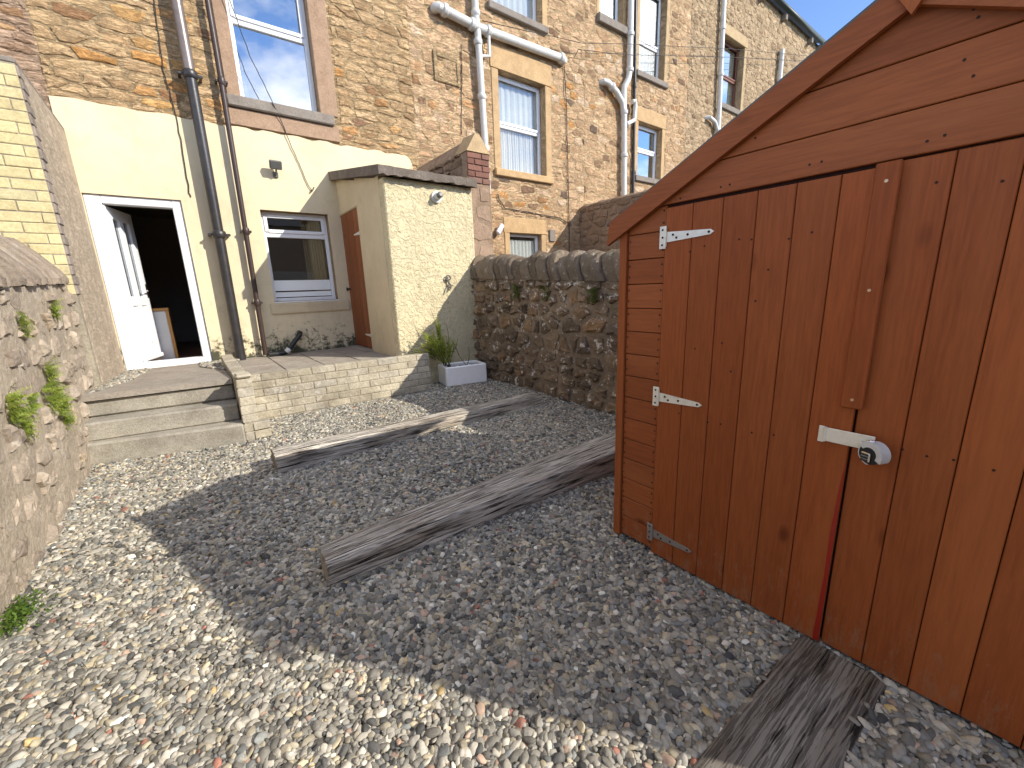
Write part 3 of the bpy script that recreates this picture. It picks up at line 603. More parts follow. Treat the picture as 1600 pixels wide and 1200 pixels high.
# ---- second house
h2 = thing('terraced_house', 'orange stone house with white sloping waste pipe and lace curtained window', 'house', (5.5, 6.9, 0.2), GRP_H)
W2 = (5.19, 6.345, 3.455, 5.13); W2b = (5.10, 6.30, 6.12, 7.8); W2c = (5.33, 6.17, 1.3, 2.31)
house_shell(h2, 3.45, 7.50, 'mortar2', [W2, W2b, W2c])
HX = [(5.0, 6.5, 3.30, 5.52), (4.95, 6.46, 5.99, 8.1), (5.19, 6.31, 1.2, 2.62), (3.85, 4.37, 4.63, 5.10), (3.2, 3.66, 0, 3.02)]
lay_stones(h2, FAC, rubble(3.45, 7.50, 0.3, EAVE, 0.29, 0.155, 0.020, HX, seed=12), 'stone2', (0.000, 0.012), 4, dome=0.5)
surround(h2, FAC, *W2, 'dress_tan', 0.16, 0.38, 0.015); surround(h2, FAC, *W2b, 'dress_tan', 0.13, 0.3, 0.012); surround(h2, FAC, *W2c, 'dress_tan', 0.13, 0.29, 0.015)
window(h2, FAC, *W2, glass='glass_low', bars=(4.28,), sill=('dress_tan', 0.17, 0.13, 0.07), rec=0.15, back=[('lace_curtain', 'lace', 5.24, 6.30, 3.5, 4.24), ('blind', 'blind', 5.24, 6.30, 4.32, 5.07)], label='window with lace curtain in the lower sash')
window(h2, FAC, *W2b, glass='glass_low', bars=(6.9,), sill=('sill', 0.10, 0.12, 0.08), rec=0.16, back=[('blind', 'blind', 5.15, 6.25, 6.17, 7.74)])
window(h2, FAC, *W2c, rec=0.09, sash=False, glass='glass_low', back=[('blind', 'blind', 5.4, 6.1, 1.4, 2.2)], label='small window just above the garden wall')
v = MB()
for q in ((3.86, 3.92, 4.64, 5.08), (4.30, 4.36, 4.64, 5.08), (3.92, 4.30, 5.0, 5.08), (3.92, 4.30, 4.64, 4.70)): v.fbox(FAC, *q, 0, 0.028, 0.008, jit=0.004)
v.fbox(FAC, 3.92, 4.30, 4.70, 5.0, -0.01, 0.012); vp = v.build('blocked_vent', 'mortar1', h2)
lay_stones(vp, FAC, rubble(3.93, 4.29, 4.71, 4.99, 0.16, 0.08, 0.02, seed=41), 'stone2', (0.012, 0.02), 5)
yw = 6.80
o = wall_pipe(h2, [(3.95, 6.93, 5.67), (3.945, 6.83, 5.665), (3.97, yw, 5.66), (4.70, yw, 5.60)], 0.072, 'upvc_grey', [((4.08, yw, 5.65), (1, 0, -.08)), ((4.60, yw, 5.61), (1, 0, -.08))], clips=False, name='waste_pipe'); o['label'] = 'short white waste pipe left of the stack'
o = wall_pipe(h2, [(4.70, yw, 5.60), (6.72, yw, 5.66), (6.80, 6.82, 5.66), (6.815, 6.93, 5.66)], 0.072, 'upvc_grey', [((4.93, yw, 5.607), (1, 0, .03)), ((6.70, yw, 5.66), (1, 0, .03))], clips=False, name='waste_pipe'); o['label'] = 'long white waste pipe above the lace curtained window'
wall_pipe(h2, [(4.66, yw, 8.6), (4.69, yw, 5.75), (4.71, yw, 5.6), (4.74, yw, 4.6), (4.765, yw, 3.7), (4.78, yw, 2.95)], 0.058, 'upvc_grey', [((4.69, yw, 5.80), (0, 0, 1)), ((4.71, yw, 5.38), (0, 0, 1)), ((4.74, yw, 4.55), (0, 0, 1)), ((4.765, yw, 3.72), (0, 0, 1))], clips=False)
wall_pipe(h2, [(4.80, yw - .02, 5.60), (4.93, yw - .02, 5.55), (4.93, yw - .02, 5.22), (4.74, yw - .02, 5.17)], 0.03, 'upvc_grey', clips=False, name='waste_pipe', seg=8)
b = MB(); frb = Frame((5.03, 6.80, 2.35), (0.6, 0, 0.8), (-0.8, 0, 0.6), (0, -1, 0)); b.fbox(frb, -.11, .11, -.045, .045, -.03, .03, .02); b.fbox(frb, -.10, -.05, -.06, -.03, -.1, 0, .01); o = b.build('wall_light', 'upvc', h2); o['label'] = 'small white wall light beside the low window'
b = MB(); b.fbox(FAC, 6.40, 6.56, 2.18, 2.42, 0, 0.04, .006); b.build('meter_box', 'sill', h2)

# ---- third house
h3 = thing('terraced_house', 'stone house with three white windows and a branching white soil stack', 'house', (9.5, 6.9, 0.2), GRP_H)
W3a = (7.96, 8.74, 6.83, 8.3); W3b = (9.36, 10.40, 6.13, 8.0); W3c = (9.42, 10.42, 3.86, 5.09)
house_shell(h3, 7.50, 11.5, 'mortar2', [W3a, W3b, W3c])
HX = [(7.84, 8.86, 6.63, 8.6), (9.2, 10.6, 5.97, 8.3), (9.26, 10.58, 3.70, 5.42)]
lay_stones(h3, FAC, rubble(7.50, 11.5, 0.3, EAVE, 0.28, 0.155, 0.020, HX, seed=13), 'stone2', (0.000, 0.012), 5, dome=0.5)
surround(h3, FAC, *W3b, 'dress_pale', 0.13, 0.25, 0.012); surround(h3, FAC, *W3c, 'dress_tan', 0.13, 0.31, 0.012); surround(h3, FAC, *W3a, 'dress_tan', 0.10, 0.25, 0.010)
window(h3, FAC, *W3a, sill=('sill', 0.10, 0.16, 0.09), rec=0.14, glass='glass_frost', back=[('blind', 'frost_back', 8.0, 8.7, 6.88, 8.25)], label='narrow frosted window')
window(h3, FAC, *W3b, bars=(6.86,), sill=('sill', 0.12, 0.13, 0.07), rec=0.16, glass='glass_frost', back=[('blind', 'frost_back', 9.4, 10.36, 6.18, 7.95)], label='tall window with patterned glass')
window(h3, FAC, *W3c, bars=(4.50,), sill=('sill', 0.12, 0.13, 0.07), rec=0.15, back=[('curtain', 'curtain_tan', 10.18, 10.36, 3.9, 5.05)], label='lower window beside the black pipe')
wall_pipe(h3, [(8.86, yw, 9.4), (8.90, yw, 6.0), (8.86, yw, 5.82), (8.72, yw, 5.62), (8.70, yw, 5.5), (8.74, yw, 4.9), (8.80, yw, 3.3), (8.85, yw, 1.6)], 0.066, 'upvc_grey', [((8.89, yw, 6.7), (0, 0, 1)), ((8.90, yw, 6.0), (0, 0, 1)), ((8.73, yw, 5.1), (0, 0, 1)), ((8.77, yw, 4.2), (0, 0, 1))], clips=False)
wall_pipe(h3, [(8.02, 6.93, 5.58), (8.05, 6.83, 5.58), (8.15, yw, 5.57), (8.45, yw, 5.45), (8.66, yw, 5.28), (8.73, yw, 5.0)], 0.066, 'upvc_grey', [((8.28, yw, 5.52), (1, 0, -.4))], clips=False, name='waste_pipe')
wall_pipe(h3, [(8.98, yw - .03, 5.36), (9.08, yw - .03, 5.40), (9.10, yw - .03, 5.3), (9.08, yw - .03, 5.0), (8.80, yw - .03, 4.86)], 0.05, 'upvc_grey', clips=False, name='waste_pipe', seg=10)
wall_pipe(h3, [(9.06, 6.85, 9.4), (9.17, 6.85, 5.6), (9.26, 6.85, 1.6)], 0.034, 'black_iron', [((9.17, 6.85, 5.75), (0, 0, 1)), ((9.24, 6.85, 3.9), (0, 0, 1))], clips=False)

# ---- fourth and fifth houses
h4 = thing('terraced_house', 'pale stone house with one brown framed window behind a white pipe', 'house', (13.5, 6.9, 0.2), GRP_H)
W4 = (13.26, 14.50, 6.30, 8.02)
house_shell(h4, 11.5, 15.5, 'mortar3', [W4])
lay_stones(h4, FAC, rubble(11.5, 15.5, 3.0, EAVE, 0.21, 0.125, 0.020, [(13.0, 14.7, 6.1, 8.3)], seed=14), 'stone3', (0.001, 0.014), 6, dome=0.5)
surround(h4, FAC, *W4, 'dress_pale', 0.14, 0.26, 0.012)
window(h4, FAC, *W4, bars=(7.12,), sill=('sill', 0.12, 0.14, 0.07), rec=0.18, frame='brown_frame', glass='glass', back=[('blind', 'blind', 13.3, 14.4, 6.35, 7.95)])
wall_pipe(h4, [(12.85, yw, 9.5), (12.95, yw, 7.6), (13.05, yw, 6.0), (13.10, yw, 4.5)], 0.066, 'upvc_grey', [((12.93, yw, 8.0), (0, 0, 1)), ((13.0, yw, 6.9), (0, 0, 1))], clips=False)
wall_pipe(h4, [(12.50, 6.93, 5.74), (12.56, yw, 5.74), (12.85, yw, 5.68), (13.02, yw, 5.5)], 0.055, 'upvc_grey', clips=False, name='waste_pipe', seg=10)
h5 = thing('terraced_house', 'farthest pale stone house with the end of the gutter above', 'house', (18, 6.9, 0.2), GRP_H)
house_shell(h5, 15.5, 20.7, 'mortar3', [])
lay_stones(h5, FAC, rubble(15.5, 20.7, 4.5, EAVE, 0.3, 0.17, 0.024, [], seed=15), 'stone3', (0.001, 0.014), 7, dome=0.5)
wall_pipe(h5, [(16.85, yw, 8.55), (16.9, yw, 6.5)], 0.075, 'upvc_grey', clips=False)
wall_pipe(h5, [(20.1, yw, 9.6), (20.1, yw, 7.5)], 0.06, 'upvc_grey', clips=False)
# ---- house beyond the left wall
h0 = thing('terraced_house', 'pinkish stone house wall at the far left above the brick outhouse', 'house', (-2.5, 6.9, 0.2), GRP_H)
house_shell(h0, -4.6, -0.80, 'mortar0', [])
lay_stones(h0, FAC, rubble(-4.6, -0.80, 2.6, EAVE, 0.24, 0.085, 0.010, [], seed=16), 'stone0', (0.003, 0.015), 8, dome=0.6)

# ================================================================== LEAN-TO OUTHOUSE
OX0, OX1, OY = 2.055, 3.275, 5.05
oh = thing('outhouse', 'cream lean-to outhouse with brown plank door and grey slab roof', 'outhouse', (2.6, 5.9, 0.0))
b = MB(); b.box(OX0, OX1 + .01, OY, OY + .15, -0.13, 2.555, .012); b.build('front_wall', 'cream_rough', oh)
b = MB()
DY0, DY1, DZ1 = 6.05, 6.84, 2.40
b.box(OX0 - .002, OX0 + .15, OY + .152, DY0, -0.13, 2.60, .006)
b.add([(OX0, DY0 + .001, DZ1), (OX0, 6.90, DZ1), (OX0, 6.90, 2.90), (OX0, DY0 + .001, 2.72), (OX0 + .15, DY0 + .001, DZ1), (OX0 + .15, 6.90, DZ1), (OX0 + .15, 6.90, 2.90), (OX0 + .15, DY0 + .001, 2.72)], [[3, 2, 1, 0], [4, 5, 6, 7], [0, 1, 5, 4]])
b.add([(OX0, OY + .15, 2.55), (OX0, DY0, 2.55), (OX0, DY0, 2.74), (OX0, OY + .15, 2.57)], [[3, 2, 1, 0]])
b.build('side_wall', 'cream_smooth', oh)
# slab roof falling towards the garden
def slab_z(y): return 2.655 + (y - 4.98) * 0.178
s = MB(); N = 26; xs = [OX0 - .085 + (OX1 + .115 - OX0) * i / N for i in range(N + 1)]
V = []; F = []
for i, x in enumerate(xs):
    w = 0.008 * math.sin(i * 2.1) + U(-.008, .008)
    V += [(x, 4.945 + U(-.004, .004), 2.645 + U(-.004, .006)), (x, 4.945 + U(-.004, .004), 2.552 + w), (x, 6.9, 3.0), (x, 6.9, 2.885)]
for i in range(N):
    a, c = 4 * i, 4 * i + 4
    F += [[a, a + 1, c + 1, c], [a + 2, a, c, c + 2], [a + 1, a + 3, c + 3, c + 1]]
F += [[0, 2, 3, 1], [4 * N + 1, 4 * N + 3, 4 * N + 2, 4 * N]]
s.add(V, F); s.build('roof_slab', 'roof_slab', oh)
# plank door in the side
dr = MB(); dr.box(OX0 + .03, OX0 + .07, DY0 + .045, DY1 + .03, 0.42, 2.39); dd = dr.build('door', 'gap', oh); dd['label'] = 'brown plank door of the outhouse'
k = 7; wv = (DY1 - DY0 - .01) / k
for i in range(k):
    p = MB(); p.box(OX0 + .012, OX0 + .03, DY0 + .045 + i * wv + .002, DY0 + .045 + (i + 1) * wv - .002, 0.42, 2.385, .004, t=U(0, 1)); p.build('plank', 'door_wood', dd)
p = MB(); p.tube([(OX0 + .02, DY1 - .02, 1.30), (OX0 - .03, DY1 - .02, 1.30)], .014, 8); p.tube([(OX0 - .03, DY1 - .02, 1.30), (OX0 - .045, DY1 - .02, 1.30)], .028, 10); p.build('knob', 'black_plastic', dd)
for zz in (0.62, 2.05):
    p = MB(); hf = Frame((OX0 + .010, DY0 + .04, zz), (0, 1, 0), (0, 0, 1), (-1, 0, 0)); p.poly(hf, [(0, -.022), (.24, -.008), (.25, 0), (.24, .008), (0, .022)], 0, .006); p.build('hinge', 'zinc', dd)
fr_ = MB(); fr_.box(OX0 + .005, OX0 + .06, DY0 + .003, DY0 + .043, .40, 2.398, .004); fr_.box(OX0 + .005, OX0 + .06, DY0 + .043, 6.89, 2.388, 2.399, .002); fr_.build('door_frame', 'cream_smooth', oh)
st = MB(); st.box(OX0 - .10, OX0 + .04, DY0 - .02, 6.88, 0.36, 0.412, .01); st.build('door_step', 'paving', oh)
# bulkhead lamp and wall hook on the front
lb = MB(); lc = Vector((2.735, OY, 2.39))
lb.tube([lc, lc + Vector((0, -.035, 0))], .072, 20); lb.tube([lc + Vector((0, -.035, 0)), lc + Vector((0, -.085, .005))], [.045, .040], 16)
lo = smooth_by_angle(lb.build('security_lamp', 'upvc_grey', oh)); lo['label'] = 'round grey security lamp under the slab roof'
q = MB(); q.tube([lc + Vector((0, -.085, .005)), lc + Vector((0, -.12, .008)), lc + Vector((0, -.135, .01))], [.037, .037, .022], 16); smooth_by_angle(q.build('lens', 'lamp_grey', lo))
hk = MB()
def arc(c, r, a0, a1, n=9, y=-.03): return [(c[0] + r * math.cos(a0 + (a1 - a0) * i / n), OY + y, c[1] + r * math.sin(a0 + (a1 - a0) * i / n)) for i in range(n + 1)]
hk.tube([(2.80, OY, 1.36), (2.80, OY - .03, 1.36)] , .022, 8)
hk.tube(arc((2.815, 1.385), .035, -.5, 4.4), .009, 6); hk.tube(arc((2.86, 1.33), .045, 1.7, 5.3), .009, 6); hk.tube(arc((2.80, 1.275), .05, -1.2, 1.4), .008, 6); hk.tube([(2.80, OY - .03, 1.36), (2.83, OY - .035, 1.31), (2.79, OY - .035, 1.25), (2.775, OY - .05, 1.20)], .009, 6)
o = smooth_by_angle(hk.build('hose_bracket', 'lamp_grey', oh)); o['label'] = 'twisted grey metal hook on the cream front'

# ================================================================== BOUNDARY WALLS
bw = thing('boundary_wall', 'tall dark stone boundary wall ending in a red brick capped pier', 'wall', (3.45, 6.0, 0))
BX0, BX1, BY0 = 3.275, 3.645, 5.12
b = MB(); b.box(BX0, BX1, BY0 + .004, 6.9, -0.13, 3.02); 
b.add([(BX0, BY0, 3.02), (BX1, BY0, 3.02), ((BX0 + BX1) / 2, BY0 + .03, 3.26), (BX0, 6.9, 3.02), (BX1, 6.9, 3.02), ((BX0 + BX1) / 2, 6.9, 3.26)], [[0, 1, 2], [0, 2, 5, 3], [1, 4, 5, 2]])
b.build('wall_core', 'tall_mortar', bw)
FL = Frame((BX0, 0, 0), (0, -1, 0), (0, 0, 1), (-1, 0, 0))
lay_stones(bw, FL, rubble(-6.88, -BY0 - .12, 2.3, 3.03, 0.24, 0.11, 0.02, seed=21), 'tall_stone', (0.01, 0.035), 9)
FP = Frame((0, BY0, 0), (1, 0, 0), (0, 0, 1), (0, -1, 0))
lay_stones(bw, FP, rubble(BX0 + .02, BX1, 0.9, 2.62, 0.34, 0.24, 0.03, seed=22), 'pier', (-0.002, 0.009), 9, dome=0.3)
brick_wall(bw, FP, BX0, BX1, 2.64, 5, 0.235, 0.078, 0.10, 'brick_red', 'red', proud=0.012)
cp = MB(); m = (BX0 + BX1) / 2
cp.add([FP.p(BX0 - .01, 3.03, .025), FP.p(BX1 + .01, 3.03, .025), FP.p(m + .03, 3.27, .0), FP.p(m - .03, 3.27, .0), FP.p(BX0 - .01, 3.03, -.3), FP.p(BX1 + .01, 3.03, -.3), FP.p(m + .03, 3.29, -.3), FP.p(m - .03, 3.29, -.3)], [[0, 1, 2, 3], [1, 5, 6, 2], [3, 2, 6, 7], [4, 0, 3, 7], [0, 4, 5, 1]])
cp.build('cap_stone', 'dress_pale', bw)
def cope_stones(parent, fr, u0, u1, prof, base, mat, tmin, tmax, lean=0.05, seed=1, limit=300):
    R = random.Random(seed); u = u0
    while u < u1:
        w = min(R.uniform(tmin, tmax), u1 - u + .02); sc = R.uniform(0.90, 1.12); sh = R.uniform(-.022, .022)
        V = []; k = len(prof)
        for uu, s_ in ((u + .004, 0.965), (u + w * .25, 1.0), (u + w * .75, R.uniform(.98, 1.02)), (u + w - .004, 0.965)):
            for (nn, vv) in prof:
                V.append(fr.p(uu + lean * vv + R.uniform(-.004, .004), base(uu) + vv * sc * s_ + R.uniform(-.006, .006), -0.2 + (nn + 0.2) * s_ + sh + R.uniform(-.006, .006)))
        F = []
        for s_ in range(3):
            for i in range(k - 1): F.append([s_ * k + i, (s_ + 1) * k + i, (s_ + 1) * k + i + 1, s_ * k + i + 1])
        F += [list(range(k)), [3 * k + i for i in range(k)][::-1]]
        smooth_by_angle(MB().add(V, [f[::-1] for f in F], R.random()).build('coping_stone', mat, parent), 35); u += w

# ---- right garden wall
rw = thing('garden_wall', 'shaded dark stone garden wall with rounded coping behind the shed', 'wall', (3.4, 2.5, 0), 'stone garden walls either side of the yard')
FR = Frame((3.235, 0, 0), (0, -1, 0), (0, 0, 1), (-1, 0, 0))
def rbase(u): return 1.246 + 0.0513 * (-u - 2.5)
b = MB(); b.add([FR.p(-5.13, -.13, 0), FR.p(1.6, -.13, 0), FR.p(1.6, rbase(1.6), 0), FR.p(-5.13, rbase(-5.13), 0), FR.p(-5.13, -.13, -.4), FR.p(1.6, -.13, -.4), FR.p(1.6, rbase(1.6), -.4), FR.p(-5.13, rbase(-5.13), -.4)], [[0, 1, 2, 3], [5, 4, 7, 6], [3, 2, 6, 7], [1, 5, 6, 2], [4, 0, 3, 7]])
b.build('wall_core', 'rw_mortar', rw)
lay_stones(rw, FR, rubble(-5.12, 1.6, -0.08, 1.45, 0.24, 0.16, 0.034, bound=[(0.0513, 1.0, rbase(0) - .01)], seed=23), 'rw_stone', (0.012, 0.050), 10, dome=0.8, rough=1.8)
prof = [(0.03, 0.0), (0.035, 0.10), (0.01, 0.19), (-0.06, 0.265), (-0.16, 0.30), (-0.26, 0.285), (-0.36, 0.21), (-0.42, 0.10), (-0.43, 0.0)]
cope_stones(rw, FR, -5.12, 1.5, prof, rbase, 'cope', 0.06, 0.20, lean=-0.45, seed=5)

# ---- left garden wall
lwall = thing('garden_wall', 'sunlit pinkish stone garden wall with yellow green ferns growing in it', 'wall', (-1.0, 2.5, 0), 'stone garden walls either side of the yard')
FLW = Frame((-0.79, 0, 0), (0, 1, 0), (0, 0, 1), (1, 0, 0))
def lbase(u): return 1.18 + 0.0446 * u
b = MB(); b.add([FLW.p(-2, -.13, 0), FLW.p(5.2, -.13, 0), FLW.p(5.2, lbase(5.2), 0), FLW.p(-2, lbase(-2), 0), FLW.p(-2, -.13, -.46), FLW.p(5.2, -.13, -.46), FLW.p(5.2, lbase(5.2), -.46), FLW.p(-2, lbase(-2), -.46)], [[0, 1, 2, 3], [5, 4, 7, 6], [3, 2, 6, 7], [1, 5, 6, 2], [4, 0, 3, 7]])
b.build('wall_core', 'lw_mortar', lwall)
lay_stones(lwall, FLW, rubble(-2, 5.2, -0.08, 1.42, 0.23, 0.15, 0.045, bound=[(-0.0446, 1.0, 1.165)], seed=24), 'lw_stone', (-0.002, 0.024), 11, dome=0.9, rough=1.8)
profL = [(0.028, -0.01), (0.03, 0.03), (0.0, 0.09), (-0.12, 0.24), (-0.22, 0.335), (-0.27, 0.34), (-0.40, 0.17), (-0.48, 0.03), (-0.48, -0.01)]
cope_stones(lwall, FLW, -2.0, 5.19, profL, lbase, 'cope_left', 0.05, 0.14, lean=0.25, seed=6)

# ---- neighbour's brick outhouse on the left
nb = thing('brick_outhouse', 'yellow painted brick outhouse with rough grey side wall by the door', 'outhouse', (-1.8, 6, 0))
NX = -0.742
b = MB(); b.box(-3.2, NX, 5.30, 6.895, -0.13, 3.05); b.build('harled_wall', 'harl', nb)
FNB = Frame((0, 5.30, 0), (1, 0, 0), (0, 0, 1), (0, -1, 0))
b = MB(); b.fbox(FNB, -3.2, NX - .006, -0.13, 3.05, 0.001, 0.088); b.build('brick_joint', 'mortar_cream', nb)
FNY = Frame((0, 5.21, 0), (1, 0, 0), (0, 0, 1), (0, -1, 0))
brick_wall(nb, FNY, -2.2, NX - .004, 1.30, 21, 0.25, 0.083, 0.08, 'brick_yellow', 'yellow', gap=0.007, proud=0.005)
FNS = Frame((NX, 0, 0), (0, 1, 0), (0, 0, 1), (1, 0, 0))
gm = brick_mesh('greyend', 0.125, 0.076, 0.05, 'brick_grey')
for r in range(21): put_brick(rng.choice(gm), FNS, 5.275 + (0.03 if r % 2 else 0), 1.30 + (r + .5) * .083, -0.018 + U(-.002, .003), nb, name='brick_end', su=1.0 if not r % 2 else 1.3)
b = MB(); b.box(-3.22, NX - .002, 5.205, 6.89, 3.052, 3.09, .006); b.build('roof_edge', 'sill', nb)

# ---- plain unseen building added behind the camera, so the low panes mirror something dark
bk = thing('mirrored_building', 'plain dark stone building added unseen behind the yard for low panes to mirror', 'house', (0, -17, 0))
b = MB(); b.box(-22, 24, -24, -17, -0.13, 5.6); b.build('wall', 'tall_stone', bk)
b = MB(); b.add([(-22.3, -16.7, 5.6), (24.3, -16.7, 5.6), (24.3, -20.5, 7.6), (-22.3, -20.5, 7.6), (24.3, -24.3, 5.6), (-22.3, -24.3, 5.6)], [[0, 1, 2, 3], [3, 2, 4, 5], [0, 3, 5], [1, 4, 2]]); b.build('roof', 'slate', bk)

# ---- the next boundary wall, beyond the second house
nw = thing('boundary_wall', 'far boundary wall in shade between second and third houses', 'wall', (7.5, 5, 0))
b = MB(); b.box(7.36, 7.70, 1.5, 6.895, -0.13, 2.90); b.build('wall_core', 'tall_mortar', nw)
FN2 = Frame((7.36, 0, 0), (0, -1, 0), (0, 0, 1), (-1, 0, 0))
lay_stones(nw, FN2, rubble(-6.88, -1.5, 0.8, 2.9, 0.26, 0.17, 0.03, seed=26), 'tall_stone', (0.01, 0.035), 12)
cope_stones(nw, FN2, -6.88, -1.5, [(0.01, 0.0), (0.0, 0.05), (-.10, .10), (-.25, .10), (-.35, .04), (-.35, 0)], lambda u: 2.90, 'tall_stone', 0.15, 0.3, lean=0, seed=8)

# ================================================================== STEPS, PATIO, BRICK PLANTER WALL
steps = thing('door_steps', 'three worn concrete steps with paved top slab below the open door', 'steps', (-0.3, 4.9, 0))
def stepframe(L, R_):
    u = Vector((R_[0] - L[0], R_[1] - L[1], 0)); ln = u.length; u.normalize(); return Frame((L[0], L[1], 0), u, (-u.y, u.x, 0), (0, 0, 1)), ln
for (L, R_, d, z0, z1, mt) in (((-.84, 4.411), (.208, 4.130), .55, -.05, .160, 'concrete'), ((-.83, 4.465), (.207, 4.295), .55, .163, .312, 'concrete'), ((-.83, 4.67), (.206, 4.50), .5, .315, .460, 'concrete')):
    f, ln = stepframe(L, R_); b = MB(); b.fbox(f, 0, ln, 0, d, z0, z1, .014, jit=.004); b.build('step', mt, steps)
b = MB(); P = [(-.82, 4.625), (.205, 4.47), (.205, 5.9), (.02, 6.84), (-.52, 6.84), (-.56, 5.6)]
zz = lambda y: .512 - (y - 4.5) * .052
V = [(x, y, zz(y) - .048) for x, y in P] + [(x, y, zz(y)) for x, y in P]
k = len(P); b.add(V, [list(range(k))[::-1], [i + k for i in range(k)]] + [[i, (i + 1) % k, (i + 1) % k + k, i + k] for i in range(k)]); b.build('top_slab', 'paving', steps)
b = MB(); b.box(-.80, .206, 5.0, 6.895, -0.13, .385); b.build('step_core', 'earth', steps)

pat = MB(); pat.box(.35, 2.05, 4.93, 6.895, -0.13, .345); pt = tag(pat.build('patio', 'earth'), kind='structure')
for i in range(4):
    for j in range(4):
        s = MB(); s.box(.36 + i * .42 + .004, .36 + (i + 1) * .42 - .004, 4.94 + j * .485 + .004, 4.94 + (j + 1) * .485 - .004, .347, .395 + U(-.004, .004), .006); s.build('paving_slab', 'paving', pt)

pw = thing('brick_planter_wall', 'low cream painted brick retaining wall beside the steps', 'wall', (1.2, 4.75, 0))
uu = Vector((1.925, -.115, 0)).normalized(); FPW = Frame((.335, 4.805, 0), uu, (0, 0, 1), (uu.y, -uu.x, 0))
b = MB(); b.fbox(FPW, .0, 1.945, -0.13, .466, -.105, .0); b.build('wall_joint', 'mortar_cream', pw)
brick_wall(pw, FPW, .01, 1.95, .0, 6, 0.236, 0.0785, 0.11, 'brick_cream', 'cream', gap=.008, proud=.006)
FCK = Frame((.217, 0, 0), (0, -1, 0), (0, 0, 1), (-1, 0, 0))
b = MB(); b.box(.222, .322, 4.137, 6.2, -0.13, .536); b.build('wall_joint', 'mortar_cream', pw)
brick_wall(pw, FCK, -6.2, -4.13, .0, 7, 0.236, 0.0785, 0.115, 'brick_cream', 'cream2', gap=.008, proud=.004)
for r in range(2): put_brick(rng.choice(BR['cream']), Frame((.30, 4.128, 0), (1, 0, 0), (0, 0, 1), (0, -1, 0)), .045, (r + .5) * .0785, -.05, pw, su=.55)
b = MB(); b.box(.215, .335, 4.128, 4.30, .552, .585, .02, t=.3); b.build('cap_brick', 'brick_cream', pw)

# ================================================================== SLEEPERS
GRP_S = 'old railway sleepers laid in the gravel'
def sleeper(p0, p1, w, h, label, mat, z0=-.05, knot=None, nl=110, amp=1.0, tilt=0.0, taper=1.0, seed=0):
    p0, p1 = Vector((*p0, 0)), Vector((*p1, 0)); d = p1 - p0; ln = d.length; d.normalize(); s = Vector((-d.y, d.x, 0)); H = h - z0
    prof = []; r = .022
    def seg(a, b, n):
        for i in range(n): prof.append((a[0] + (b[0] - a[0]) * i / n, a[1] + (b[1] - a[1]) * i / n))
    seg((0, 0), (0, H - r), 7); seg((0, H - r), (r * .3, H - r * .3), 2); seg((r * .3, H - r * .3), (r, H), 2); seg((r, H), (w - r, H), 14); seg((w - r, H), (w - r * .3, H - r * .3), 2); seg((w - r * .3, H - r * .3), (w, H - r), 2); seg((w, H - r), (w, 0), 7); seg((w, 0), (0, 0), 3)
    cum = [0]
    for i in range(len(prof)): cum.append(cum[-1] + math.dist(prof[i], prof[(i + 1) % len(prof)]))
    V, F, A, B = [], [], [], []; k = len(prof)
    for i in range(nl + 1):
        t = i / nl; x = t * ln
        bow = .010 * math.sin(t * 5 + seed)
        for j, (a, b_) in enumerate(prof):
            c = cum[j]
            n1 = mnoise.noise((x * 1.3, c * 16, seed * 7.1)); n2 = mnoise.noise((x * 3.5, c * 60, seed * 3.3 + 9))
            dd = .007 * n1 + .003 * n2 - .008 * max(0, mnoise.noise((x * 1.1, c * 34, seed + 20)) - .3) * 3
            if knot:
                kd = math.hypot((x - knot[0]) / .07, (c - knot[1]) / .022)
                dd -= .035 * math.exp(-kd * kd)
            dd *= amp
            q = Vector((w / 2, H / 2)); v = Vector((a, b_)) - q; v = v + v.normalized() * dd
            edge = 0 if 0 < i < nl else 0
            y, z = (q.x + v.x) * (taper + (1 - taper) * min(1, t * 1.6)) + bow, q.y + v.y
            V.append(p0 + d * (x + (.012 * mnoise.noise((c * 30, seed, 1)) if i in (0, nl) else 0)) + s * y + Vector((0, 0, z0 + z + tilt * t))); A.append(x); B.append(c)
    for i in range(nl):
        for j in range(k): F.append([i * k + j, (i + 1) * k + j, (i + 1) * k + (j + 1) % k, i * k + (j + 1) % k])
    F += [list(range(k)), [nl * k + j for j in range(k)][::-1]]
    me = bpy.data.meshes.new('railway_sleeper'); me.from_pydata(V, [], F); me.materials.append(MAT[mat]); me.update()
    for nm, dat in (('along', A), ('roundv', B)):
        at = me.attributes.new(nm, 'FLOAT', 'POINT'); at.data.foreach_set('value', dat)
    o = bpy.data.objects.new('railway_sleeper', me); COL.objects.link(o)
    bm_flip(me); smooth_by_angle(o, 50)
    return tag(o, label, 'sleeper', GRP_S)
def bm_flip(me):
    import bmesh
    bm = bmesh.new(); bm.from_mesh(me); bmesh.ops.recalc_face_normals(bm, faces=bm.faces); bm.to_mesh(me); bm.free()
sleeper((.285, 1.705), (2.86, 1.625), .270, .108, 'grey weathered timber sleeper in the middle, its end under the shed corner', 'sleeper', seed=1, knot=(.50, .085), tilt=.035, amp=.75, taper=.62)
sleeper((.312, 3.185), (2.90, 3.262), .185, .135, 'farther timber sleeper half in sun, in front of the white sink', 'sleeper', seed=2, tilt=-.055, amp=.8)
sleeper((1.500, .372), (-.60, .392), .245, .008, 'dark cracked timber sleeper set flush as a doorstep before the shed', 'sleeper_dark', seed=3, z0=-.12, amp=.5)

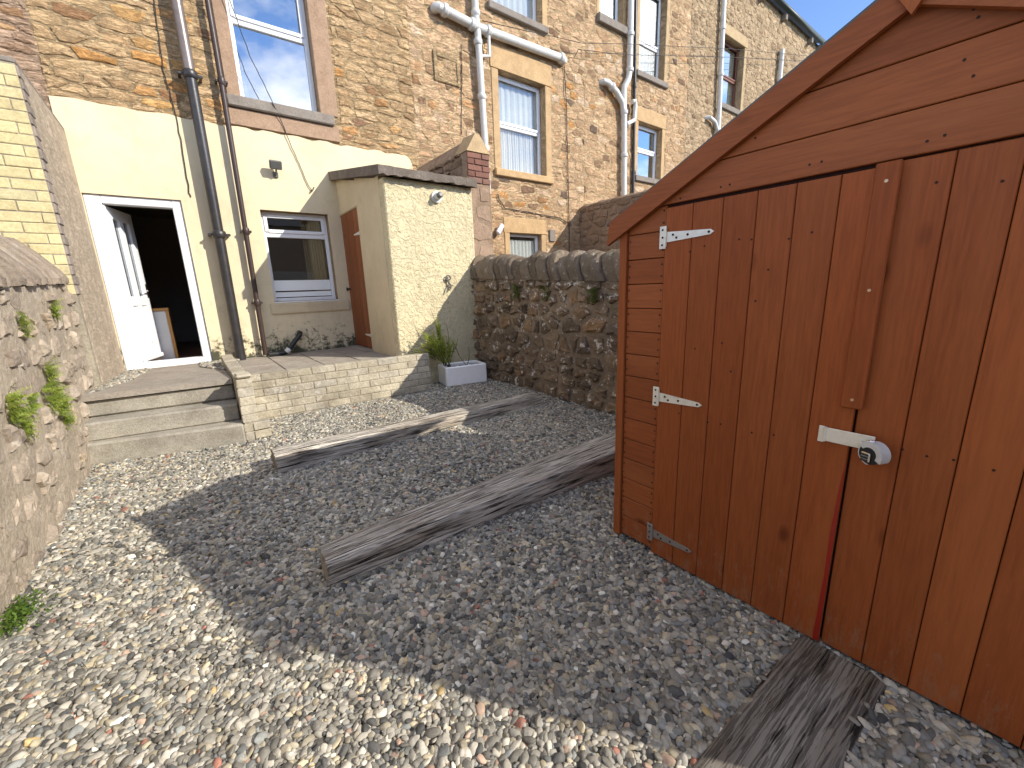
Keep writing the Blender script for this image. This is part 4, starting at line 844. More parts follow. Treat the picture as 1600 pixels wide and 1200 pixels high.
# ================================================================== GLAZED SINK AND ITS SHRUB
sk = thing('sink_planter', 'white glazed butler sink used as a planter by the brick wall', 'sink', (2.77, 4.8, 0))
su = Vector((.562, -.106, 0)).normalized(); FS = Frame((2.49, 4.66, 0), su, (-su.y, su.x, 0), (0, 0, 1))
SW, SD, SH = .572, .36, .255
b = MB(); gzz = -.006
b.fbox(FS, 0, SW, 0, .045, gzz, SH, .014); b.fbox(FS, 0, SW, SD - .045, SD, gzz, SH - .001, .014); b.fbox(FS, 0.001, .05, .03, SD - .03, gzz, SH - .0015, .012); b.fbox(FS, SW - .05, SW - .001, .03, SD - .03, gzz, SH - .0015, .012); b.fbox(FS, .03, SW - .03, .03, SD - .03, gzz, .05)
smooth_by_angle(b.build('basin', 'ceramic', sk), 30)
b = MB(); nx, ny = 14, 9
for i in range(nx + 1):
    for j in range(ny + 1):
        u, v = .045 + (SW - .09) * i / nx, .04 + (SD - .08) * j / ny; b.V.append(FS.p(u, v, .205 + U(-.01, .012))); b.T.append(0)
for i in range(nx):
    for j in range(ny): b.F.append([i * (ny + 1) + j, (i + 1) * (ny + 1) + j, (i + 1) * (ny + 1) + j + 1, i * (ny + 1) + j + 1]); b.M.append(0)
b.build('soil', 'soil', sk)
sh = thing('green_shrub', 'bright green feathery shrub with bare twigs growing in the white sink', 'shrub', (2.6, 4.83, .2))
def curve(p, q, bend, n=10):
    p, q = Vector(p), Vector(q); return [p.lerp(q, i / n) + Vector(bend) * math.sin(math.pi * i / n) for i in range(n + 1)]
twigs, leaves = MB(), MB()
def needle(mb, p, d, l, w, t):
    d = d.normalized(); s = d.cross(Vector((U(-1, 1), U(-1, 1), U(-1, 1)))).normalized() * w
    mb.add([p, p + d * l * .5 + s, p + d * l, p + d * l * .5 - s], [[0, 1, 2, 3]], t)
def spray(base, tip, bend, nl, l, w, start=.25, r0=.005):
    c = curve(base, tip, bend); twigs.tube(c, [r0 * (1 - .7 * i / 10) for i in range(11)], 5)
    for k in range(nl):
        t = start + (1 - start) * (k + U(0, 1)) / nl; i = min(9, int(t * 10)); p = c[i].lerp(c[i + 1], t * 10 - i); ax = (c[i + 1] - c[i]).normalized()
        side = Vector((U(-1, 1), U(-1, 1), U(-1, 1))).cross(ax).normalized()
        needle(leaves, p, ax * U(.5, 1.1) + side * U(.5, 1.0), l * U(.6, 1.2), w, U(0, 1))
B0 = (2.61, 4.82, .20)
for (tx, tz, dy, n, l) in ((2.49, .84, .0, 150, .055), (2.51, .78, .03, 120, .05), (2.29, .66, -.05, 170, .055), (2.24, .55, -.02, 150, .05), (2.34, .60, -.08, 150, .05), (2.33, .70, .02, 110, .05), (2.20, .50, .05, 110, .045), (2.42, .56, -.07, 150, .055), (2.53, .62, -.03, 150, .055), (2.58, .56, .05, 130, .05), (2.66, .52, -.03, 110, .045), (2.72, .50, .03, 80, .04), (2.46, .68, .05, 130, .05), (2.38, .50, .0, 140, .05), (2.64, .64, 0, 40, .035), (2.76, .56, 0, 45, .035)):
    b0 = (B0[0] + U(-.05, .08), B0[1] + U(-.05, .05), .20); tip = (tx, 4.83 + dy + U(-.04, .04), tz); spray(b0, tip, (U(-.02, .02), U(-.03, .03), .04 if tx < 2.4 else 0), int(n * .9), l * .8, .0034)
    for s_ in range(4): spray(Vector(b0).lerp(Vector(tip), U(.4, .75)), Vector(tip) + Vector((U(-.07, .07), U(-.06, .06), U(-.10, .06))), (0, 0, .02), int(n * .36), l * .75, .0032, .1, .003)
for (a, q_, bd) in (((2.50, 4.83, .6), (2.425, 4.83, 1.0), (.02, 0, 0)), ((2.62, 4.83, .3), (2.645, 4.85, .80), (.03, 0, 0)), ((2.25, 4.8, .6), (2.19, 4.8, .77), (.01, 0, 0)), ((2.89, 4.80, .21), (2.95, 4.84, .46), (.03, 0, .0)), ((2.885, 4.80, .21), (2.79, 4.82, .36), (0, 0, .0)), ((2.79, 4.82, .36), (2.70, 4.83, .57), (0, 0, .02)), ((2.74, 4.82, .45), (2.80, 4.84, .60), (0, 0, .0)), ((2.42, 4.76, .45), (2.08, 4.70, .56), (0, 0, .05)), ((2.40, 4.76, .40), (2.14, 4.70, .47), (0, 0, .05)), ((2.40, 4.76, .48), (2.10, 4.78, .63), (0, 0, -.02))):
    twigs.tube(curve(a, q_, bd), [.005 * (1 - .6 * i / 10) for i in range(11)], 5)
tw = twigs.build('twigs', 'stem', sh, kind='stuff'); leaves.build('foliage', 'leaf_bright', sh, kind='stuff')

# ================================================================== SHED
shed = thing('garden_shed', 'red brown wooden apex shed with double doors and white hinges', 'shed', (2.3, .317, 0))
FSH = Frame((1.536, .317, 0), (0, -1, 0), (0, 0, 1), (-1, 0, 0)); HWD = .868
roofline = [(.495, 1.0, 1.872), (-.495, 1.0, 1.872)]      # board tops are cut to the pitch
def cut(P):
    for (nx, ny, d) in roofline: P = clip(P, nx, ny, d) if len(P) > 2 else P
    return P
def board(P, n0, n1, mat, parent, name='board', ins=.0015):
    P = cut(P)
    if area(P) < .0008: return
    cu = sum(p[0] for p in P) / len(P); cv = sum(p[1] for p in P) / len(P)
    mb = MB(); k = len(P)
    ar = sum(P[i][0] * P[(i + 1) % k][1] - P[(i + 1) % k][0] * P[i][1] for i in range(k))
    if ar < 0: P = P[::-1]
    def shr(p, e): 
        du, dv = p[0] - cu, p[1] - cv
        return (p[0] - math.copysign(min(abs(du), e), du), p[1] - math.copysign(min(abs(dv), e), dv))
    V = [FSH.p(*shr(p, ins), n0) for p in P] + [FSH.p(*shr(p, ins), n1 - .0022) for p in P] + [FSH.p(*shr(p, ins + .0022), n1) for p in P]
    F = [[i, (i + 1) % k, (i + 1) % k + k, i + k] for i in range(k)] + [[i + k, (i + 1) % k + k, (i + 1) % k + 2 * k, i + 2 * k] for i in range(k)] + [[i + 2 * k for i in range(k)]]
    mb.add(V, F, U(0, 1)); return mb.build(name, mat, parent)
b = MB(); P = cut([(-HWD, .01), (HWD, .01), (HWD, 2), (-HWD, 2)]); b.poly(FSH, P, -.03, -.004); b.build('frame', 'gap', shed)
for s_ in (-1, 1):                                        # narrow clad strips either side of the doors
    for i in range(15):
        a, c = -HWD + .036, -.656
        q_ = [(a * -s_, .012 + i * .1005), (c * -s_, .012 + i * .1005), (c * -s_, .012 + (i + 1) * .1005), (a * -s_, .012 + (i + 1) * .1005)] if s_ > 0 else [(-a, .012 + i * .1005), (-c, .012 + i * .1005), (-c, .012 + (i + 1) * .1005), (-a, .012 + (i + 1) * .1005)]
        if s_ > 0: q_ = [(a, .012 + i * .1005), (c, .012 + i * .1005), (c, min(1.512, .012 + (i + 1) * .1005)), (a, min(1.512, .012 + (i + 1) * .1005))]
        board(q_, -.004, .010 + (i % 2) * .001, 'shed_h', shed, 'weatherboard')
    u = -HWD * s_
    board([(u - .004, .0), (u + .036 * s_ if s_ > 0 else u - .036, .0), (u + .036 * s_ if s_ > 0 else u - .036, 1.47), (u - .004, 1.47)], -.035, .022, 'shed_v', shed, 'corner_post')
zb = [1.512, 1.622, 1.742, 1.9]
for a, c in zip(zb, zb[1:]): board([(-HWD - .02, a), (HWD + .02, a), (HWD + .02, c), (-HWD - .02, c)], -.004, .016, 'shed_h', shed, 'weatherboard')
GAPW = .006
def leaf(side):
    u0 = -.652 if side < 0 else .008; n1 = .024 if side < 0 else .012; w = .1095
    bk = MB(); bk.fbox(FSH, u0 + .004, u0 + 6 * w - .004, .02, 1.49, -.002, n1 - .014); d = bk.build('door', 'gap', shed)
    d['label'] = 'left shed door with white hinges' if side < 0 else 'right shed door with plain boards'
    for i in range(6):
        top = 1.500 if side < 0 else 1.508
        board([(u0 + i * w, .004), (u0 + (i + 1) * w, .004), (u0 + (i + 1) * w, top), (u0 + i * w, top)], n1 - .014, n1, 'shed_v', d, 'board', ins=.0011)
    return d
dL, dR = leaf(-1), leaf(1)
b = MB(); b.fbox(FSH, -.030, .024, .838, 1.507, .0245, .035, .003, t=.37); bt = b.build('cover_batten', 'shed_v', dL)
b = MB(); b.poly(FSH, [(-.012, .01), (.0035, .01), (.0035, .67), (-.002, .60), (-.0085, .42), (-.007, .25)], .0235, .0248); b.build('paint_streak', 'red_paint', dL)
for i, zz_ in enumerate((1.392, .752, .108)):
    mt = 'zinc' if i < 2 else 'zinc_grey'
    h = MB(); h.fbox(FSH, -.672, -.644, zz_ - .042, zz_ + .042, .0255, .0295, .001); h.tube([FSH.p(-.646, zz_ - .035, .030), FSH.p(-.646, zz_ + .035, .030)], .006, 8)
    h.poly(FSH, [(-.641, zz_ - .019), (-.47, zz_ - .009), (-.457, zz_), (-.47, zz_ + .009), (-.641, zz_ + .019)], .0245, .0282)
    ho = h.build('hinge', mt, dL)
    s_ = MB()
    for (a, c) in ((-.659, .028), (-.659, -.028), (-.658, .0), (-.615, .006), (-.60, -.006), (-.555, .0), (-.475, 0)): s_.tube([FSH.p(a, zz_ + c, .0285), FSH.p(a, zz_ + c, .0305)], .0045, 6)
    s_.build('screws', 'nail', ho, kind='stuff')
h = MB(); h.fbox(FSH, -.075, -.060, .735 - .020, .775 - .008, .0245, .029, .001); h.fbox(FSH, -.056, .062, .735 - .014, .775 - .010, .027, .031, .001); h.tube([FSH.p(-.058, .72, .030), FSH.p(-.058, .766, .030)], .005, 8)
hs = h.build('hasp', 'zinc', dL); h = MB(); h.tube([FSH.p(.035, .742, .012), FSH.p(.035, .742, .045), FSH.p(.052, .742, .050), FSH.p(.062, .742, .045), FSH.p(.062, .742, .012)], .0045, 6); h.build('staple', 'chrome', dR)
nl_ = MB()
def dot(mb, u, v, n, r=.0035): mb.tube([FSH.p(u, v, n - .001), FSH.p(u, v, n + .0012)], r, 6)
for s_ in (-1, 1):
    for i in range(15):
        for a in (-.822, -.668):
            for c in (.03, .075):
                v = .012 + i * .1005 + c
                if v < 1.872 - .495 * abs(a) - .02: dot(nl_, a * -s_, v, .0113 if s_ < 0 else .0113)
for (u, v, n) in ((-.545, 1.33, .024), (-.49, 1.345, .024), (-.37, 1.355, .024), (-.33, 1.35, .024), (-.22, 1.34, .024), (-.16, 1.352, .024), (-.55, .70, .024), (-.43, .69, .024), (-.38, .695, .024), (-.27, .69, .024), (-.20, .70, .024), (-.30, 1.15, .024), (-.40, 1.0, .024), (-.36, .9, .024), (.12, .74, .012), (.17, .735, .012), (.22, .74, .012), (.29, .735, .012), (.09, 1.44, .012), (.2, 1.42, .012), (.3, 1.43, .012), (.40, .73, .012), (-.50, .97, .024), (-.27, 1.25, .024)): dot(nl_, u, v, n)
for (u, v) in ((-.45, 1.535), (-.42, 1.537), (-.19, 1.545), (-.16, 1.546), (.06, 1.54), (.09, 1.545), (.12, 1.66), (.1, 1.70), (.11, 1.78), (.1, 1.80), (-.6, 1.525), (.3, 1.55), (.33, 1.58), (-.35, 1.66), (-.33, 1.7)): dot(nl_, u, v, .016)
nl_.build('nails', 'nail', shed, kind='stuff')
sc = MB()
for v in (1.46, 1.18, .865): dot(sc, -.003, v, .035, .0045)
sc.build('screws', 'screw', bt, kind='stuff')
for s_ in (-1, 1):                                        # barge boards, roof slopes, side walls
    lo = lambda u: 1.848 - .495 * abs(u); hi = lambda u: 1.924 - .495 * abs(u)
    b = MB(); e = .934
    e = .920
    b.poly(FSH, [(0.0, lo(0)), (s_ * e, lo(e) - .006), (s_ * (e - .010), hi(e) + .010), (0.0, hi(0))], .026, .045, t=.2 + .4 * s_)
    o = b.build('barge_board', 'shed_h', shed)
    r = MB(); x0, x1 = 1.494, 3.08
    n_ = Vector((0, .495 * s_, -1)).normalized()
    pts = []
    for (u, dz) in ((0, .0), (s_ * .925, .0)):
        for dd in (0, .008): pts.append((x0, .317 - u, hi(u) + .002 + dd)); pts.append((x1, .317 - u, hi(u) + .002 + dd))
    r.add(pts, [[0, 1, 5, 4], [2, 6, 7, 3], [0, 4, 6, 2], [1, 3, 7, 5], [4, 5, 7, 6]]); r.build('roof_felt', 'felt', shed)
    ys = .317 - s_ * HWD
    for i in range(14):
        m = MB(); m.box(1.575, 3.03, min(ys, ys + s_ * .014), max(ys, ys + s_ * .014), .012 + i * .1005, .012 + (i + 1) * .1005 - .003, .003, t=U(0, 1)); m.build('weatherboard', 'shed_h', shed)
b = MB(); P = cut([(-HWD, .01), (HWD, .01), (HWD, 2), (-HWD, 2)]); b.poly(FSH, P, -1.49, -1.46); b.build('back_wall', 'shed_h', shed)
b = MB(); b.poly(FSH, [(0, 1.822), (-.034, 1.875), (-.034, 1.945), (0.034, 1.945), (.034, 1.875)], .0455, .060, t=.6); b.build('finial', 'shed_v', shed)
# padlock hanging on the hasp
pl = thing('padlock', 'round combination padlock with chrome case on the shed hasp', 'padlock', (1.48, .25, .72))
FK = Frame(FSH.p(.066, .720, .050), FSH.U * .90 + FSH.N * .42, FSH.V, FSH.N * .90 - FSH.U * .42); FK.U.normalize(); FK.N.normalize()
def disc(mb, r0, r1, n0, n1, k=24, a0=0, a1=2 * math.pi):
    V = []; F = []; full = abs(a1 - a0 - 2 * math.pi) < 1e-6; m_ = k if full else k + 1
    for i in range(m_):
        a = a0 + (a1 - a0) * i / k
        for r_, n_ in ((r0, n0), (r1, n0), (r1, n1), (r0, n1)): V.append(FK.p(r_ * math.cos(a), r_ * math.sin(a), n_))
    for i in range(k):
        j = (i + 1) % m_
        for q in range(4): F.append([4 * i + q, 4 * j + q, 4 * j + (q + 1) % 4, 4 * i + (q + 1) % 4])
    if not full: F += [[0, 1, 2, 3], [4 * k + 3, 4 * k + 2, 4 * k + 1, 4 * k]]
    return mb.add(V, F)
b = MB(); disc(b, .0, .030, -.014, .012); smooth_by_angle(b.build('body', 'black_plastic', pl), 30)
b = MB(); disc(b, .021, .036, -.016, .017, a0=-.5, a1=2.5); disc(b, .029, .034, -.015, .010, a0=2.8, a1=4.6); smooth_by_angle(b.build('case', 'upvc_grey', pl), 30)
b = MB(); b.fbox(FK, -.020, .006, -.024, .004, .012, .020, .003); dp = b.build('dial_plate', 'chrome', pl)
for i in range(3):
    b = MB(); b.tube([FK.p(-.016, -.019 + i * .0085, .019), FK.p(.002, -.019 + i * .0085, .019)], .0036, 8); b.build('dial', 'black_plastic', dp)
b = MB(); b.tube([FK.p(-.012, .010, .0), FK.p(-.020, .022, .004), FK.p(-.014, .034, .004), FK.p(.0, .036, .0)], .005, 8); b.build('shackle', 'chrome', pl, smooth=True)

# ================================================================== CABINET INSIDE, LOOSE PIPE, CABLES
cb = thing('kitchen_cabinet', 'white cabinet with honey oak edge just inside the open door', 'cabinet', (-.38, 7.75, .40))
b = MB(); b.box(-.62, -.262, 7.62, 8.1, .40, 1.085, .004); b.build('carcass', 'cabinet', cb)
b = MB(); b.box(-.62, -.222, 7.60, 8.1, 1.088, 1.125, .004); b.box(-.260, -.225, 7.60, 8.1, .40, 1.086, .004); b.build('oak_edge', 'oak', cb)
dp_ = MB(); dp_.tube([(.80, 6.72, .425), (.98, 6.72, .425), (1.03, 6.72, .44), (1.24, 6.76, .665), (1.255, 6.80, .685), (1.25, 6.86, .69)], .034, 12)
o = tag(smooth_by_angle(dp_.build('drain_pipe', 'black_plastic')), 'black plastic waste pipe bending down to the patio below the window', 'pipe')
b = MB(); b.tube([(1.02, 6.72, .432), (1.065, 6.724, .478)], .038, 12); b.build('pipe_joint', 'plastic_white', o, smooth=True)
def cable(pts, r, label, group=None, n=6):
    P = []
    for a, b_ in zip(pts, pts[1:]):
        a, b_ = Vector(a), Vector(b_)
        for i in range(n): P.append(a.lerp(b_, i / n) + Vector((U(-.006, .006), 0, U(-.004, .004))))
    P.append(Vector(pts[-1])); mb = MB(); mb.tube(P, r, 5); return tag(mb.build('cable', 'wire', smooth=True), label, 'cable', group)
GC = 'black cables on the house fronts'
cable([(.271, 6.88, 5.6), (.271, 6.88, 4.59), (.231, 6.88, 3.874), (.263, 6.88, 3.545), (.271, 6.87, 3.058), (.25, 6.87, 2.543), (.256, 6.875, 2.485)], .006, 'thin black cable down the wall left of the thick iron pipe', GC)
cable([(.95, 6.80, 5.3), (1.024, 6.80, 4.82), (1.159, 6.80, 4.237), (1.317, 6.80, 3.82), (1.428, 6.85, 3.549), (1.563, 6.868, 3.09), (1.65, 6.868, 2.808), (1.70, 6.865, 2.70)], .0055, 'thin cable crossing the large window down to a hook', GC)
cable([(5.06, 6.87, 3.0), (5.071, 6.87, 2.914), (5.217, 6.87, 2.753), (5.872, 6.87, 2.721), (6.70, 6.87, 2.67), (6.923, 6.87, 2.60)], .009, 'black cable sagging over the small low window', GC)
cable([(6.86, 6.87, 5.60), (6.92, 6.87, 4.944), (6.97, 6.87, 3.223), (7.0, 6.87, 1.8)], .009, 'upright black cable right of the lace curtained window', GC)
cable([(4.75, 6.70, 5.66), (7.2, 6.70, 6.02), (8.63, 6.70, 6.40), (13.2, 6.70, 7.55), (20.3, 6.70, 9.2)], .006, 'upper of two long cables strung across the fronts', GC, 3)
cable([(7.09, 6.80, 5.78), (7.13, 6.74, 5.90), (8.63, 6.72, 6.20), (13.2, 6.72, 7.36), (20.27, 6.72, 9.06)], .006, 'lower of two long cables strung across the fronts', GC, 3)
cable([(4.42, 6.88, 5.3), (4.393, 6.88, 4.798), (4.34, 6.88, 4.2), (4.321, 6.88, 3.9)], .007, 'short cable beside the blocked vent', GC)
hk = MB(); hk.tube([(1.70, 6.89, 2.70), (1.70, 6.84, 2.70), (1.73, 6.83, 2.75)], .010, 6); tag(hk.build('wall_hook', 'lamp_grey'), 'small metal hook where the thin cable ends on cream wall', 'hook')

# ================================================================== PLANTS IN THE WALLS
def fern(pos, N, n, l, label, mat, group, spread=1.0, droop=.6, w=.0062):
    root = thing('wall_fern', label, 'fern', pos, group)
    N = Vector(N); T = Vector((0, 0, 1)).cross(N).normalized(); mb = MB()
    for k in range(int(n * 1.2)):
        p = Vector(pos) + T * U(-.05, .05) * spread + Vector((0, 0, U(-.06, .06) * spread)); a = U(0, 2 * math.pi)
        d = (N * U(.35, .9) + T * math.cos(a) * .8 + Vector((0, 0, math.sin(a) * .8 + .15))).normalized(); L = l * U(.4, .85); seg = 6; q = p; t = U(0, 1)
        for i in range(seg):
            d = (d + Vector((0, 0, -droop * .22))).normalized(); q2 = q + d * (L / seg); s = d.cross(N + Vector((.01, .02, .3))).normalized(); ww = w * (1 - .6 * i / seg)
            for sg in (-1, 1):
                b0 = q.lerp(q2, .3); tip = b0 + s * sg * ww * 2.4 + d * ww * 1.2
                mb.add([b0, b0 + d * ww * .9 + s * sg * ww * .8, tip, b0 - d * ww * .3 + s * sg * ww * 1.1], [[0, 1, 2, 3]], t)
            mb.add([q - s * .0012, q + s * .0012, q2 + s * .001, q2 - s * .001], [[0, 1, 2, 3]], t); q = q2
    mb.build('fronds', mat, root, kind='stuff'); return root
GF = 'ferns growing on the garden walls'
X = -.775
fern((X, 4.398, 1.18), (1, 0, 0), 46, .11, 'small pale fern high on left wall just below the coping', 'leaf_fern', GF, .8)
fern((X, 3.64, 1.12), (1, 0, 0), 26, .09, 'sparse fern on left wall, lower left of the high one', 'leaf_fern', GF, 1.0, w=.007)
for i, (y, z, n, lab) in enumerate(((3.86, .775, 60, 'upright top tuft of the large fern clump by the steps'), (3.70, .66, 60, 'left tuft of the large fern clump by the steps'), (3.86, .60, 75, 'right tuft of the large fern clump by the steps'), (3.93, .51, 60, 'lowest hanging tuft of the large fern clump by the steps'))):
    fern((X, y, z), (1, 0, 0), n, .11, lab, 'leaf_fern', GF, 1.35)
fern((X, 3.08, .73), (1, 0, 0), 60, .11, 'upper bright fern at the left edge of the photo', 'leaf_fern', GF, 1.2)
fern((X, 3.17, .63), (1, 0, 0), 50, .09, 'lower hanging fern at the left edge of the photo', 'leaf_fern', GF, 1.1)
fern((X, 3.37, .69), (1, 0, 0), 16, .07, 'tiny fern between the two bright clumps on left wall', 'leaf_fern', GF, .7, w=.007)
fern((3.20, 4.03, 1.19), (-1, 0, 0), 50, .14, 'dark green fern under coping of the shaded wall, nearer the sink', 'leaf_dark', GF, .9)
fern((3.20, 2.80, 1.13), (-1, 0, 0), 46, .12, 'dark green fern under coping of the shaded wall, beside the shed', 'leaf_dark', GF, .8)
fern((3.20, 3.50, 1.17), (-1, 0, 0), 22, .09, 'sparse fern under coping between the two dark ferns', 'leaf_dark', GF, 1.2, w=.006)
wd = thing('weed', 'low leafy green weed at the foot of the left wall', 'weed', (-.76, 2.42, 0)); mb = MB()
for k in range(600):
    p = Vector((-.77 + abs(rng.gauss(0, .045)), 2.33 + rng.gauss(0, .065), U(.0, .05))); d = Vector((U(-.6, 1), U(-1, 1), U(.1, 1))).normalized(); s = d.cross(Vector((0, 0, 1))).normalized() * U(.004, .007); l = U(.009, .02)
    mb.add([p, p + d * l * .4 + s, p + d * l, p + d * l * .4 - s], [[0, 1, 2, 3]], U(0, 1))
mb.build('foliage', 'leaf_weed', wd, kind='stuff')

# ================================================================== GRAVEL (tens of thousands of pebbles: one object, geometry nodes)
def gravel():
    npr = np.random.default_rng(3); pts = []; big = []
    def inside(P, poly):
        x, y = P[:, 0], P[:, 1]; c = np.zeros(len(P), bool); k = len(poly)
        for i in range(k):
            (x0, y0), (x1, y1) = poly[i], poly[(i + 1) % k]
            m = ((y0 > y) != (y1 > y)) & (x < (x1 - x0) * (y - y0) / (y1 - y0 + 1e-12) + x0); c ^= m
        return c
    def grid(x0, x1, y0, y1, s):
        xs, ys = np.meshgrid(np.arange(x0, x1, s), np.arange(y0, y1, s * .866)); xs = xs + (np.arange(xs.shape[0])[:, None] % 2) * s / 2
        P = np.stack([xs.ravel(), ys.ravel()], 1); return P + npr.uniform(-.33 * s, .33 * s, P.shape)
    yard = [(-.80, -.7), (3.25, -.7), (3.25, 5.05), (2.27, 5.05), (2.26, 4.70), (.335, 4.80), (.335, 4.13), (.21, 4.125), (-.80, 4.40)]
    holes = [[(1.58, -.54), (1.58, 1.17), (3.1, 1.17), (3.1, -.54)], [(.31, 1.74), (.31, 1.90), (2.86, 1.78), (2.86, 1.61)], [(.335, 3.20), (.335, 3.36), (2.88, 3.44), (2.88, 3.28)], [(1.49, .165), (-.55, .185), (-.55, .365), (1.49, .35)], [(2.52, 4.68), (3.03, 4.58), (3.1, 4.93), (2.58, 5.0)]]
    sizes = []; Z = []
    for layer, (s, zc, k) in enumerate(((.0138, -.021, 1.0), (.0156, -.013, 1.0))):
        P = grid(-.85, 3.3, -.7, 5.1, s); m = inside(P, yard)
        for h in holes: m &= ~inside(P, h)
        m &= ~((P[:, 1] < .0) & (P[:, 0] < -.8)); P = P[m]
        dr = np.array([mnoise.noise((p[0] * 1.6, p[1] * 1.6, 3.0)) for p in P]); z = np.array([gz(*p) for p in P]) + zc + .010 * dr + npr.normal(0, .003, len(P)); base = (npr.lognormal(math.log(.0093), .28, len(P)) * (1 + .16 * np.array([mnoise.noise((p[0] * 2.3, p[1] * 2.3, 8.0)) for p in P]))).clip(.0045, .017)
        pts.append(np.column_stack([P, z])); sizes.append(base)
    # chippings round the door slab
    for poly, zf in (([(-.76, 4.75), (-.58, 5.5), (-.50, 6.85), (-.77, 6.85)], lambda x, y: zz(y)), ([(.0, 6.2), (.21, 5.4), (.30, 5.6), (.45, 6.85), (.0, 6.85)], lambda x, y: zz(y) + .005)):
        P = grid(-.8, .5, 4.7, 6.9, .020); P = P[inside(P, poly)]
        pts.append(np.column_stack([P, [zf(*p) + .004 for p in P]])); sizes.append(npr.lognormal(math.log(.0125), .25, len(P)).clip(.007, .02))
    P = np.concatenate(pts); base = np.concatenate(sizes); n = len(P)
    el = npr.uniform(1.0, 1.75, n); fl = npr.uniform(.45, .85, n)
    S = np.column_stack([base * el, base * npr.uniform(.85, 1.1, n), base * fl])
    R = np.column_stack([npr.normal(0, .42, n), npr.normal(0, .42, n), npr.uniform(0, 6.283, n)])
    pal = np.array([(.15, .143, .13), (.23, .22, .20), (.31, .295, .265), (.43, .405, .36), (.29, .26, .205), (.39, .345, .255), (.085, .085, .085), (.20, .21, .21), (.56, .54, .49), (.40, .29, .23), (.30, .14, .11), (.48, .36, .18), (.26, .245, .225), (.35, .33, .29)])
    pr = np.array([.16, .18, .17, .075, .09, .05, .09, .08, .016, .016, .006, .005, .05, .06]); pr /= pr.sum()
    C = pal[npr.choice(len(pal), n, p=pr)] * npr.uniform(.70, 1.52, (n, 1)); C = C * np.array([1.03, 1.01, .935]) * (1 + .13 * np.array([mnoise.noise((p[0] * 1.1, p[1] * 1.1, 5.0)) for p in P]))[:, None]; C = np.column_stack([C.clip(0, .78), np.ones(n)])
    bed = MB(); q = 40
    for i in range(q + 1):
        for j in range(q + 1):
            x, y = -.85 + 4.2 * i / q, -.75 + 5.9 * j / q; bed.V.append((x, y, gz(x, y) - .034 + .010 * mnoise.noise((x * 1.6, y * 1.6, 3.0)))); bed.T.append(0)
    for i in range(q):
        for j in range(q): a = i * (q + 1) + j; bed.F.append([a, a + q + 1, a + q + 2, a + 1]); bed.M.append(0)
    tag(bed.build('gravel_bed', 'earth'), kind='structure')
    me = bpy.data.meshes.new('gravel'); me.vertices.add(n); me.vertices.foreach_set('co', P.ravel())
    for nm, ty, key, dat in (('pscale', 'FLOAT_VECTOR', 'vector', S), ('prot', 'FLOAT_VECTOR', 'vector', R), ('pcol', 'FLOAT_COLOR', 'color', C)):
        a = me.attributes.new(nm, ty, 'POINT'); a.data.foreach_set(key, dat.astype(np.float32).ravel())
    a = me.attributes.new('pvar', 'INT', 'POINT'); a.data.foreach_set('value', npr.integers(0, 10, n).astype(np.int32))
    me.materials.append(MAT['pebble']); o = bpy.data.objects.new('gravel', me); COL.objects.link(o)
    ng = bpy.data.node_groups.new('pebbles', 'GeometryNodeTree'); ng.interface.new_socket('Geometry', in_out='INPUT', socket_type='NodeSocketGeometry'); ng.interface.new_socket('Geometry', in_out='OUTPUT', socket_type='NodeSocketGeometry')
    N, L = ng.nodes, ng.links; gi = N.new('NodeGroupInput'); go = N.new('NodeGroupOutput'); g2i = N.new('GeometryNodeGeometryToInstance')
    for v in range(10):
        ico = N.new('GeometryNodeMeshIcoSphere'); ico.inputs['Radius'].default_value = 1.0; ico.inputs['Subdivisions'].default_value = 3
        sp = N.new('GeometryNodeSetPosition'); nz = N.new('ShaderNodeTexNoise'); nz.noise_dimensions = '4D'; nz.inputs['W'].default_value = v * 7.7; nz.inputs['Scale'].default_value = .75; nz.inputs['Detail'].default_value = 1.5
        sb = N.new('ShaderNodeVectorMath'); sb.operation = 'SUBTRACT'; sb.inputs[1].default_value = (.5, .5, .5); ml = N.new('ShaderNodeVectorMath'); ml.operation = 'SCALE'; ml.inputs['Scale'].default_value = .9
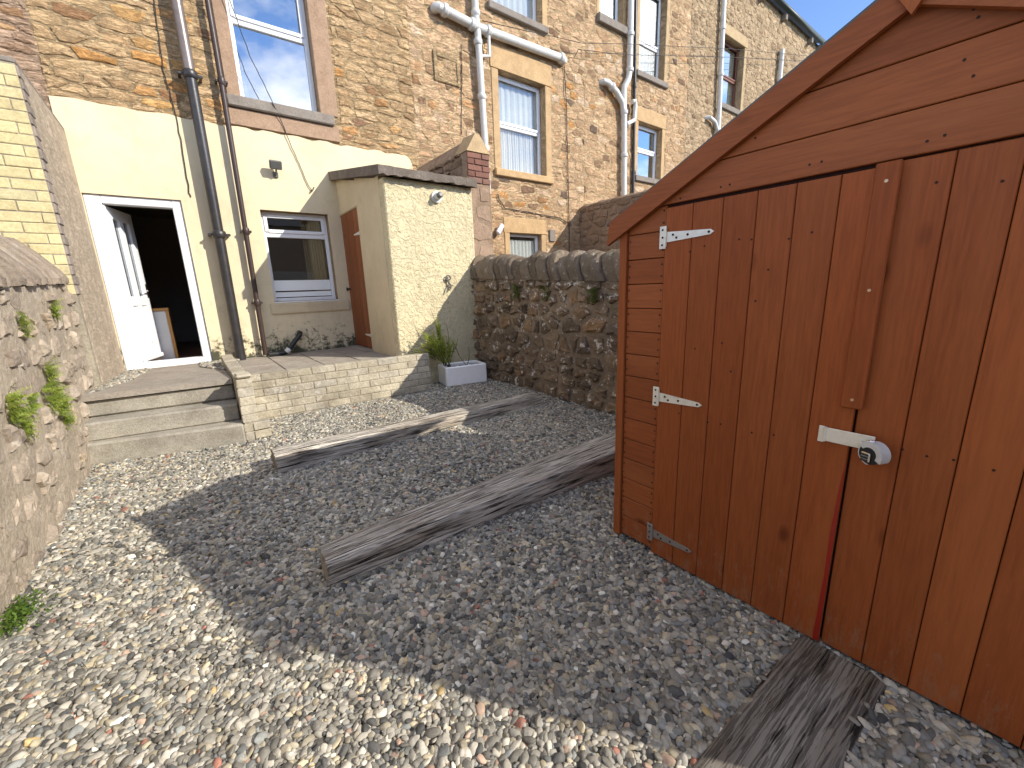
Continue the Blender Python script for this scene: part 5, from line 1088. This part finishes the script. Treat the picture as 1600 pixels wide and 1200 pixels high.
        L.new(nz.outputs['Color'], sb.inputs[0]); L.new(sb.outputs[0], ml.inputs[0]); L.new(ml.outputs[0], sp.inputs['Offset']); L.new(ico.outputs['Mesh'], sp.inputs['Geometry'])
        sm = N.new('GeometryNodeSetShadeSmooth'); mt = N.new('GeometryNodeSetMaterial'); mt.inputs['Material'].default_value = MAT['pebble']
        L.new(sp.outputs[0], sm.inputs[0]); L.new(sm.outputs[0], mt.inputs[0]); L.new(mt.outputs[0], g2i.inputs[0])
    iop = N.new('GeometryNodeInstanceOnPoints'); iop.inputs['Pick Instance'].default_value = True
    def named(nm, ty):
        a = N.new('GeometryNodeInputNamedAttribute'); a.data_type = ty; a.inputs[0].default_value = nm; return a.outputs[0]
    e2r = N.new('FunctionNodeEulerToRotation'); L.new(named('prot', 'FLOAT_VECTOR'), e2r.inputs[0])
    L.new(gi.outputs[0], iop.inputs['Points']); L.new(g2i.outputs[0], iop.inputs['Instance']); L.new(named('pvar', 'INT'), iop.inputs['Instance Index']); L.new(e2r.outputs[0], iop.inputs['Rotation']); L.new(named('pscale', 'FLOAT_VECTOR'), iop.inputs['Scale'])
    L.new(iop.outputs[0], go.inputs[0])
    md = o.modifiers.new('pebbles', 'NODES'); md.node_group = ng
    tag(o, 'mixed grey and buff rounded pebbles covering the yard', 'gravel', kind='stuff'); print('pebbles', n)
gravel()
lt = MB()
for k in range(70):
    x, y = U(-.7, 3.0), U(.2, 4.6)
    if x > 1.45 and y < 1.25: continue
    a = U(0, 6.28); d = Vector((math.cos(a), math.sin(a), U(-.1, .25))); s_ = Vector((-d.y, d.x, U(-.3, .3))); p = Vector((x, y, gz(x, y) + .004))
    if k % 3: lt.tube([p, p + d * U(.02, .05) + Vector((0, 0, .003))], .0012, 4, t=U(0, 1))
    else:
        l = U(.010, .022); lt.add([p, p + d * l * .5 + s_ * l * .3, p + d * l, p + d * l * .5 - s_ * l * .3], [[0, 1, 2, 3]], U(0, 1))
tag(lt.build('leaf_litter', 'stem'), 'dry twigs and leaf scraps scattered on the gravel', 'litter', kind='stuff')
